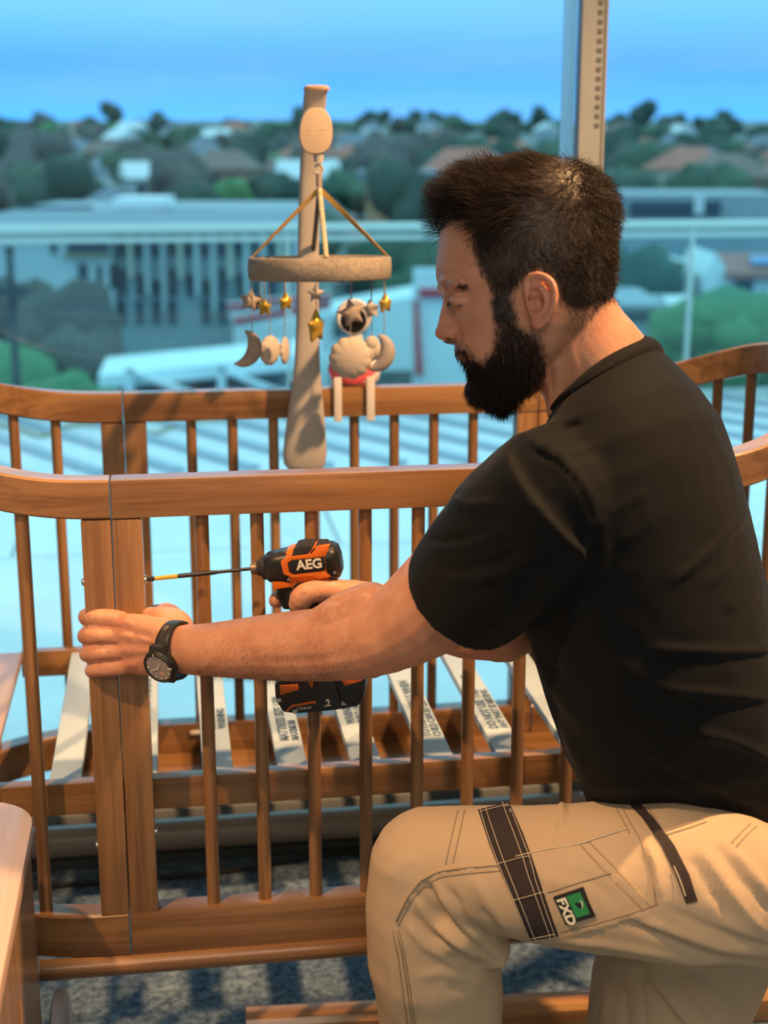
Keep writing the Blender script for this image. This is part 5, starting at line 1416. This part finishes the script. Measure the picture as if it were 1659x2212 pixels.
# eyebrow, lashes
bw = soft_poly(hp, [(944, 614), (955, 606), (985, 610), (1012, 624), (1010, 630), (985, 621), (958, 622)], 4) * is_head
pos, nor = sample_faces(bw, 650)
strands('eyebrow', grow_hair(pos, nor, np.full(len(pos), .007), unit(HXV[None] * .9 - UPV[None] * .12 + 0 * nor), 4, .3, .2, 2), .00016, M['beard'])
lw_ = soft_poly(hp, [(969, 651), (984, 657), (1000, 653), (1000, 658), (984, 662), (968, 656)], 3) * is_head * (np.abs(hn_) < .046)
pos, nor = sample_faces(lw_, 160)
strands('eyelashes', grow_hair(pos, nor, np.full(len(pos), .0065), unit(-HXV[None] * .7 - UPV[None] * .6 + 0 * nor), 4, .5, .1, 4), .00015, M['beard'])
# nape and forearm
nape = soft_poly(hp, [(1205, 655), (1235, 668), (1300, 655), (1335, 645), (1345, 672), (1290, 705), (1240, 720), (1212, 690)], 25) * is_head
pos, nor = sample_faces(nape, 900)
strands('nape_hair', grow_hair(pos, nor, rng.uniform(.003, .008, len(pos)), unit(HXV[None] * .4 - UPV[None] * .8 + 0 * nor), 4, .25, .3, 6), .00010, M['hair'])
fa = inpoly(pxv, [(428, 1335), (560, 1322), (720, 1305), (770, 1330), (760, 1440), (700, 1475), (560, 1482), (430, 1470)]) & (zc_v < 1.86)
pos, nor = sample_faces(fa.astype(float) + 1e-12, 6500)
adir = unit(np.array(P(420, 1404, 1.81) - P(800, 1384, 1.66))[None])
fx_ = grow_hair(pos, nor, rng.uniform(.005, .0125, len(pos)), unit(adir * .6 - UPV[None] * .75 + rng.normal(0, .30, nor.shape)), 4, .22, .08, 8)
strands('arm_hair', fx_, .00007, M['hair'])
# ---- t-shirt
M['tee'] = mat('black_jersey', (.0024, .0027, .0034), .85, spec=.22, bump=.12, bscale=900, sheen=.03)
tee = MB()
tee.loft([SR(1196, 893, 1403, 735, 1.624, .068, 1), SR(1188, 905, 1432, 752, 1.628, .088, 1), SR(1172, 938, 1480, 790, 1.632, .120, .95), SR(1152, 975, 1524, 830, 1.636, .150, .92),
          SR(1122, 1040, 1575, 895, 1.64, .175), SR(1105, 1110, 1606, 975, 1.643, .188), SR(1100, 1190, 1632, 1075, 1.646, .192), SR(1112, 1290, 1654, 1165, 1.65, .188),
          SR(1142, 1400, 1680, 1280, 1.655, .182), SR(1172, 1500, 1702, 1400, 1.66, .178), SR(1207, 1600, 1722, 1530, 1.666, .162), SR(1240, 1672, 1728, 1640, 1.672, .135),
          SR(1260, 1712, 1742, 1722, 1.682, .095), SR(1266, 1728, 1750, 1764, 1.690, .072), SR(1270, 1740, 1752, 1795, 1.695, .055)])
def sleeve(b, pts, rad, n=28):
    b.tube(pts, rad, n)
tee.capsule([P(1250, 1065, 1.545), P(1190, 1085, 1.515), P(1120, 1140, 1.52)], [.082, .079, .077], 24)
tee.tube([P(1200, 1080, 1.50), P(1120, 1145, 1.515), P(1060, 1215, 1.537), P(1022, 1265, 1.56), P(1003, 1286, 1.573)], [.076, .0765, .0755, .0735, .0712], 36)
tee.capsule([P(1330, 985, 1.76), P(1285, 1000, 1.79)], [.08, .078], 20)
tee.tube([P(1300, 970, 1.79), P(1240, 1090, 1.79), P(1190, 1185, 1.775)], [.077, .073, .070], 24)
TV, TF, TN = solid(tee, .0038, 8, 'tee')
tee_folds = [
    ([(1130, 960), (1171, 985), (1197, 996), (1226, 1021), (1255, 1058), (1274, 1095), (1291, 1145)], 2.6, -.0024),
    ([(1140, 946), (1180, 970), (1215, 988), (1243, 1016), (1270, 1055), (1292, 1100)], 9.0, .0022),
    ([(1255, 912), (1225, 922), (1190, 938), (1160, 958)], 6.0, -.0034), ([(1260, 932), (1215, 945), (1175, 966)], 7.0, .0028),
    ([(1300, 960), (1240, 975), (1200, 985)], 10, .002),
    ([(925, 1160), (955, 1168), (1000, 1162), (1060, 1140)], 7.0, -.0048), ([(930, 1180), (975, 1186), (1040, 1170), (1100, 1140)], 9.0, .0040),
    ([(940, 1226), (1000, 1230), (1070, 1216), (1130, 1185)], 8.0, -.0034), ([(960, 1250), (1020, 1256), (1090, 1240), (1160, 1200)], 10, .0034),
    ([(905, 1224), (930, 1264), (975, 1306), (1040, 1347), (1098, 1370)], 3.0, .0016), ([(912, 1220), (938, 1258), (982, 1298), (1044, 1338), (1100, 1360)], 2.2, -.0012),
    ([(985, 1100), (1020, 1130), (1080, 1120)], 8, -.0036), ([(975, 1075), (1010, 1095), (1070, 1085)], 9, .003),
    ([(1290, 1140), (1275, 1210), (1235, 1280), (1180, 1330), (1135, 1362)], 7.0, -.0060), ([(1310, 1150), (1300, 1230), (1262, 1300), (1200, 1352)], 10, .0036),
    ([(1330, 1170), (1380, 1150), (1420, 1120)], 12, .0016), ([(1310, 1110), (1350, 1090), (1400, 1060)], 8, .0024),
    ([(1655, 1075), (1610, 1115), (1560, 1165), (1500, 1220), (1450, 1262)], 8.0, .0046), ([(1650, 1105), (1600, 1150), (1545, 1205), (1480, 1262)], 8.0, -.0036),
    ([(1659, 1165), (1600, 1205), (1520, 1270)], 9, .0030), ([(1659, 1255), (1620, 1285), (1560, 1320)], 9, .0034),
    ([(1655, 1320), (1600, 1345), (1530, 1362)], 8, -.0030), ([(1400, 1402), (1470, 1404), (1560, 1408), (1640, 1404), (1680, 1390)], 7.0, .0052), ([(1390, 1418), (1480, 1424), (1600, 1426), (1680, 1418)], 7, -.0046),
    ([(1430, 1488), (1500, 1494), (1580, 1502), (1680, 1508)], 6.5, .0050), ([(1450, 1506), (1540, 1514), (1680, 1526)], 7, -.0042),
    ([(1500, 1584), (1560, 1594), (1610, 1612), (1680, 1650)], 7.0, .0058), ([(1500, 1606), (1560, 1620), (1680, 1676)], 8, -.0046),
    ([(1380, 1606), (1440, 1636), (1500, 1672), (1580, 1714), (1680, 1752)], 9.0, .0064), ([(1370, 1630), (1440, 1668), (1520, 1712), (1620, 1752)], 8, -.0056), ([(1400, 1668), (1480, 1716), (1580, 1762), (1680, 1796)], 8, .0050),
    ([(1148, 1380), (1180, 1430), (1240, 1490), (1320, 1550), (1400, 1600)], 8.0, -.0050), ([(1140, 1400), (1170, 1460), (1230, 1530), (1310, 1600), (1390, 1660)], 9, .0044),
    ([(1150, 1430), (1180, 1500), (1230, 1580), (1290, 1650)], 8, -.0040), ([(1160, 1470), (1190, 1540), (1230, 1610), (1270, 1680)], 8, .0040),
    ([(1200, 1400), (1270, 1450), (1360, 1500)], 12, .0030), ([(1300, 1420), (1400, 1470), (1500, 1530)], 14, .0024)]
TV = crease(TV, TN, [(a, b * (1.55 if i > 15 else 1.2), c * ((.85 if a[0][0] > 1345 else .6) if i > 15 else .8)) for i, (a, b, c) in enumerate(tee_folds) if not (c < 0 and a[0][0] > 1345)])
# fine random wrinkles
wr = np.array([noise.noise(Vector(p) * 22) + .6 * noise.noise(Vector(p) * 47) for p in TV])
TV = TV + TN * (wr * .0012)[:, None]
tme = np_mesh('t_shirt', TV - MO, TF)
tee_ob = link_mesh('t_shirt', tme, M['tee'], man, angle=0, label='plain black crew neck t-shirt with creased sleeve and back')
ring0 = SR(1193, 896, 1405, 734, 1.624, .0695, 1); ring1 = SR(1187, 906, 1434, 751, 1.628, .0895, 1)
ringf = ring1
ring1 = [a * .32 + b * .68 for a, b in zip(ring0, ring1)]
col_pts = [(a * .62 + b * .38) for a, b in zip(ring0, ring1)]
axis_n = (P(1300, 812, 1.62) - P(1340, 880, 1.63)).normalized()
cb = MB(); rings = []
for i in range(len(col_pts)):
    a, b = ring0[i], ring1[i]; c2 = ring0[i] * -.15 + ringf[i] * 1.15; up = (a - b).normalized(); out = (b - (ring0[0] + ring0[44]) / 2); out = (out - up * out.dot(up)).normalized()
    c0 = a + up * .004; c1 = b - up * .001
    rings.append([c0 - out * .001, c0 + out * .0035, (c0 + c1) / 2 + out * .0056, c1 + out * .0048, c2 + out * .0012, c2 - out * .003])
rings.append(rings[0])
cb.loft(rings, True, False).build('collar', M['tee'], man, angle=60)
lint = mat('lint', (.6, .6, .6), .9)

# ---- work trousers
M['khaki'] = mat('khaki_twill', (.53, .40, .27), .85, spec=.2, bump=.16, bscale=700, var=.05, vscale=9)
M['thread_k'] = mat('khaki_thread', (.33, .25, .17), .8)
tr = MB()
KN = P(908, 1852, 1.722); HIP = P(1600, 1868, 1.545)
tr.capsule([P(1700, 1955, 1.575), P(1600, 1922, 1.562), P(1450, 1903, 1.578), P(1300, 1896, 1.615), P(1150, 1886, 1.66), P(1010, 1868, 1.70), P(925, 1853, 1.722)],
           [.072, .0795, .0865, .0830, .0765, .0690, .0605], 30)
foot = Vector((P(952, 2212, 1.80).x + .012, 1.60, .09))
tr.capsule([P(915, 1868, 1.722), P(922, 1950, 1.742), P(936, 2060, 1.775), P(950, 2150, 1.805), P(954, 2230, 1.828), foot], [.0640, .0745, .0815, .0780, .0760, .068], 28)
tr.capsule([P(1000, 1990, 1.70), P(1062, 2050, 1.715)], [.045, .024], 16)
KR = Vector((.335, 1.70, .085)); HR = P(1545, 1840, 1.80)
tr.capsule([HR, P(1500, 2000, 1.84), P(1452, 2140, 1.875), KR], [.108, .108, .105, .075], 28)
tr.capsule([KR, KR + Vector((.22, .02, .0)), KR + Vector((.42, .03, .01))], [.075, .072, .06], 20)
tr.loft([SR(1268, 1748, 1762, 1795, 1.668, .146), SR(1274, 1790, 1770, 1840, 1.668, .156), SR(1300, 1850, 1778, 1880, 1.668, .162), SR(1350, 1920, 1772, 1920, 1.67, .165), SR(1420, 1990, 1740, 1970, 1.68, .15)])
RV, RF, RN = solid(tr, .0042, 8, 'trousers')
tr_folds = [
    ([(915, 1900), (950, 1960), (1000, 2020), (1060, 2066)], 8, -.0055), ([(890, 1930), (930, 1990), (985, 2040), (1050, 2078)], 8, .0050), ([(880, 1965), (930, 2020), (990, 2060), (1060, 2090)], 8, -.0045),
    ([(935, 1905), (985, 1985), (1040, 2040), (1085, 2070)], 8, .0048), ([(960, 1910), (1010, 1985), (1075, 2050)], 8, -.0040), ([(870, 1990), (920, 2045), (990, 2085), (1070, 2108)], 9, .0040),
    ([(1000, 2085), (1050, 2105), (1085, 2120)], 7, -.004), ([(990, 1950), (1030, 2010), (1090, 2070)], 8, .0036), ([(1090, 2075), (1080, 2100), (1092, 2130)], 6, .004),
    ([(840, 1900), (865, 1870), (905, 1850)], 14, .0016), ([(1020, 1890), (1060, 1960), (1110, 2030)], 14, .0026), ([(1035, 1960), (1100, 2040)], 10, -.0024),
    ([(1190, 2030), (1300, 2040), (1400, 2056), (1500, 2080), (1600, 2092)], 9, .0046), ([(1210, 2052), (1310, 2060), (1400, 2074)], 8, -.0036), ([(1340, 1990), (1420, 2022), (1520, 2060), (1670, 2088)], 10, -.0046),
    ([(1370, 1980), (1450, 2010), (1550, 2046), (1670, 2066)], 10, .0044), ([(1440, 1960), (1520, 2000), (1600, 2030), (1670, 2045)], 10, -.0036), ([(1560, 1990), (1620, 2020), (1670, 2040)], 10, .0034),
    ([(1510, 1830), (1560, 1900), (1620, 1980), (1670, 2030)], 9, .0040), ([(1540, 1820), (1600, 1900), (1670, 1980)], 9, -.0036), ([(1490, 1850), (1530, 1920), (1580, 1985)], 9, -.0036), ([(1580, 1830), (1640, 1900), (1680, 1950)], 9, .0034),
    ([(1290, 1722), (1215, 1730), (1210, 1760)], 7, .0040), ([(1212, 1722), (1216, 1760), (1210, 1800)], 7, .0044),
    ([(1100, 1840), (1180, 1900), (1230, 1910)], 14, .002), ([(1340, 1960), (1300, 1920), (1240, 1880)], 14, -.0018), ([(1390, 1820), (1420, 1870), (1425, 1940)], 10, .0026),
    ([(1378, 2096), (1420, 2150), (1475, 2225)], 7, -.0060), ([(1392, 2092), (1440, 2150), (1500, 2225)], 8, .0046), ([(1436, 2100), (1490, 2160), (1540, 2225)], 9, -.0044), ([(1480, 2098), (1540, 2150), (1610, 2215)], 9, .0046), ([(1510, 2098), (1570, 2150), (1630, 2200)], 9, -.0036),
    ([(1384, 2100), (1390, 2150), (1396, 2225)], 2.5, -.002), ([(1300, 2090), (1310, 2150), (1306, 2225)], 12, .003), ([(1330, 2090), (1350, 2150), (1356, 2225)], 12, -.003),
    ([(838, 2030), (845, 2110), (855, 2220)], 9, .0020), ([(960, 2130), (1020, 2140), (1080, 2150)], 12, -.0020), ([(900, 2110), (960, 2100), (1060, 2130)], 12, .0024),
    # seams that stand proud or sit low
    ([(995, 1752), (985, 1790), (976, 1830), (968, 1868)], 3.0, .0016), ([(1010, 1750), (1002, 1790), (992, 1830), (985, 1862)], 3.0, .0014),
    ([(856, 1992), (878, 1945), (908, 1905), (950, 1884), (1020, 1876), (1085, 1872)], 3.4, .0022), ([(852, 2005), (864, 2060), (874, 2130), (886, 2215)], 3.0, .0016), ([(868, 2010), (880, 2070), (892, 2140), (902, 2215)], 3.0, .0014),
    ([(1115, 1852), (1180, 1838), (1250, 1826), (1310, 1806), (1356, 1792)], 3.0, .0022), ([(1205, 2024), (1270, 2008), (1350, 1984), (1427, 1962)], 3.2, .0028), ([(1430, 1962), (1424, 1890), (1400, 1820), (1372, 1772)], 3.2, .0022),
    ([(1262, 1822), (1300, 1862), (1350, 1910), (1404, 1962)], 3.0, .0018), ([(1276, 1818), (1320, 1862), (1370, 1912)], 2.6, .0014)]
RV = crease(RV, RN, tr_folds)
wr = np.array([noise.noise(Vector(p) * 14) + .5 * noise.noise(Vector(p) * 33) for p in RV])
RV = RV + RN * (wr * .0016)[:, None]
rme = np_mesh('trousers', RV - MO, RF)
tr_ob = link_mesh('trousers', rme, M['khaki'], man, angle=0, label='khaki work trousers with dark straps, seams and a thigh pocket')
RT = BVHTree.FromPolygons(RV.tolist(), tri_verts(RV, RF).tolist(), all_triangles=True)
def hit(px, py, tree_, lift=.0015):
    d = (P(px, py, 1.0) - CAMV).normalized()
    q, n, i, dist = tree_.ray_cast(CAMV, d)
    if q is None:
        q, n, i, dist = tree_.find_nearest(P(px, py, 1.64))
    if n.dot(d) > 0: n = -n
    return q + n * lift, n
def resample(pl, k):
    pl = np.asarray(pl, float); s = np.concatenate([[0], np.cumsum(np.linalg.norm(np.diff(pl, axis=0), axis=1))])
    t = np.linspace(0, s[-1], k); return np.stack([np.interp(t, s, pl[:, 0]), np.interp(t, s, pl[:, 1])], 1)
def drape(name, left, right, mt, parent, k=40, m=8, lift=.0016, thick=.0016, tree_=RT):
    """cloth piece laid on the surface between two edge lines"""
    a, b = resample(left, k), resample(right, k)
    top = []; bot = []
    for i in range(k):
        r1, r2 = [], []
        for j in range(m + 1):
            q = a[i] * (1 - j / m) + b[i] * (j / m)
            p, n = hit(q[0], q[1], tree_, lift); r1.append(p); r2.append(p - n * (thick + .002))
        top.append(r1); bot.append(r2)
    rings = [t + s[::-1] for t, s in zip(top, bot)]
    return MB().loft(rings).build(name, mt, parent, angle=50)
def stitch(lines, name, mt, parent, r=.00065, lift=.0008, tree_=RT, dash=True):
    b = MB()
    for pl in lines:
        k = max(3, int(np.linalg.norm(np.diff(np.asarray(pl, float), axis=0), axis=1).sum() / 7))
        pts = [hit(x, y, tree_, lift)[0] for x, y in resample(pl, k)]
        for _ in range(3): pts = [pts[0]] + [(pts[i - 1] + pts[i] * 2 + pts[i + 1]) / 4 for i in range(1, len(pts) - 1)] + [pts[-1]]
        b.tube(pts, r, 5)
    return b.build(name, mt, parent, kind='stuff')
SL, SRR = [(1033, 1751), (1060, 1830), (1085, 1890), (1110, 1945), (1145, 2030)], [(1100, 1736), (1130, 1800), (1152, 1860), (1178, 1940), (1206, 2021)]
st = drape('hammer_strap', SL, SRR, M['strap'], tr_ob, 44, 8)
lp = lambda a, b, f: [(x0 * (1 - f) + x1 * f, y0 * (1 - f) + y1 * f) for (x0, y0), (x1, y1) in zip(a, b)]
stitch([lp(SL, SRR, .06), lp(SL, SRR, .24), lp(SL, SRR, .78), lp(SL, SRR, .95), [(1040, 1758), (1098, 1743)], [(1150, 2022), (1202, 2013)], [(1078, 1867), (1148, 1847)], [(1110, 1943), (1178, 1925)]], 'stitching', M['thread'], st, .00045, .0036)
ZL, ZR = [(1350, 1728), (1388, 1768), (1428, 1826), (1458, 1888), (1482, 1952)], [(1374, 1727), (1412, 1768), (1456, 1826), (1488, 1888), (1507, 1946)]
zp = drape('zip_placket', ZL, ZR, M['strap'], tr_ob, 40, 6)
stitch([[(1455, 1872), (1470, 1904), (1480, 1934)]], 'zip_line', M['thread'], zp, .0007, .0040)
stitch([[(1115, 1850), (1180, 1836), (1250, 1824), (1310, 1804), (1356, 1791)]], 'seam_piping', M['thread'], tr_ob, .0007, .0012)
stitch([[(856, 1990), (878, 1943), (908, 1903), (950, 1882), (1020, 1874), (1078, 1870)]], 'seam_piping', M['thread_k'], tr_ob, .0009, .0010)
stitch([[(1182, 1928), (1240, 1910), (1320, 1886)], [(1210, 2012), (1290, 1994), (1370, 1972), (1422, 1952)], [(1418, 1955), (1410, 1890), (1388, 1822), (1362, 1778)], [(1255, 1826), (1300, 1876), (1350, 1926), (1392, 1968)],
        [(1270, 1816), (1318, 1864), (1366, 1914), (1408, 1962)], [(1330, 1745), (1360, 1800)], [(1342, 1742), (1372, 1796)], [(990, 1752), (980, 1792), (971, 1832), (963, 1868)], [(1004, 1750), (996, 1790), (987, 1830), (979, 1864)],
        [(860, 2000), (884, 1952), (914, 1914), (954, 1893), (1020, 1886), (1080, 1881)], [(857, 2010), (868, 2062), (879, 2132), (890, 2214)], [(862, 2008), (875, 2064), (886, 2134), (897, 2214)], [(849, 2010), (860, 2062), (870, 2132), (880, 2214)],
        [(1436, 1796), (1480, 1782), (1520, 1768)], [(1440, 1804), (1486, 1790), (1526, 1776)], [(1580, 1822), (1600, 1800), (1622, 1780)], [(1590, 1830), (1612, 1806), (1634, 1786)], [(1400, 1745), (1440, 1806), (1470, 1866)]],
       'stitching', M['thread_k'], tr_ob, .0006, .0008)
# waistband flap
wf = drape('waist_flap', [(1384, 1728), (1410, 1702)], [(1500, 1738), (1428, 1716)], M['khaki'], tr_ob, 8, 6, .004, .003)
# woven label on the thigh pocket
c4 = [hit(x, y, RT, .0034)[0] for x, y in ((1203, 1934), (1265, 1917), (1281, 1977), (1221, 1996))]
M['lab_k'] = mat('label_black', (.012, .013, .016), .7); M['lab_g'] = mat('label_green', (.02, .26, .08), .7); M['lab_w'] = mat('label_cream', (.78, .76, .62), .7)
ex = ((c4[1] - c4[0]) + (c4[2] - c4[3])).normalized(); ey = ((c4[0] - c4[3]) + (c4[1] - c4[2])).normalized(); en = ex.cross(ey).normalized(); ey = en.cross(ex)
cc = sum(c4, Vector()) / 4; hw = ((c4[1] - c4[0]).length + (c4[2] - c4[3]).length) / 4; hh = ((c4[0] - c4[3]).length + (c4[1] - c4[2]).length) / 4
LF = lambda a, b, c: cc + ex * a + ey * b + en * c
lb = MB().box((-hw, -hh, -.004), (hw, hh, .0008), LF).build('woven_label', M['lab_k'], tr_ob, bevel=.0006)
MB().box((-hw * .12, -hh * .72, .0006), (hw * .82, hh * .80, .0013), LF).build('green_square', M['lab_g'], lb)
put_text('lettering', 'FXD', hh * .98, LF(-hw * .56, hh * .80, .0010), -ey, ex, M['lab_w'], lb, ext=.0005, bold=.0006)
MB().prism([LF(a * hw, b * hh, .0012) for a, b in ((.20, .18), (.34, .26), (.42, .12), (.58, .22), (.56, -.10), (.44, -.20), (.30, -.14))], en * .0006).build('emblem', M['lab_k'], lb)
MB().tube([LF(a * hw, b * hh, .0018) for a, b in ((.62, .30), (.66, .10), (.62, -.10), (.50, -.26))], [.0005, .0009, .0008, .0003], 6).build('emblem_arc', M['lab_w'], lb)
# boots (below the frame)
boot = MB()
boot.capsule([foot + Vector((0, 0, .06)), foot + Vector((.01, 0, -.02))], [.060, .052], 18)
boot.capsule([foot + Vector((.02, 0, -.042)), foot + Vector((-.10, .01, -.048)), foot + Vector((-.17, .015, -.055))], [(.045, .046), (.047, .040), (.040, .032)], 18, up=(0, 0, 1))
boot.build('boot', mat('boot_leather', (.10, .06, .035), .5), man)
kb = KR + Vector((.44, .03, .0))
boot = MB().capsule([kb, kb + Vector((.07, 0, .01)), kb + Vector((.12, 0, -.035))], [.055, .05, .045], 16); boot.build('boot', bpy.data.materials['boot_leather'], man)
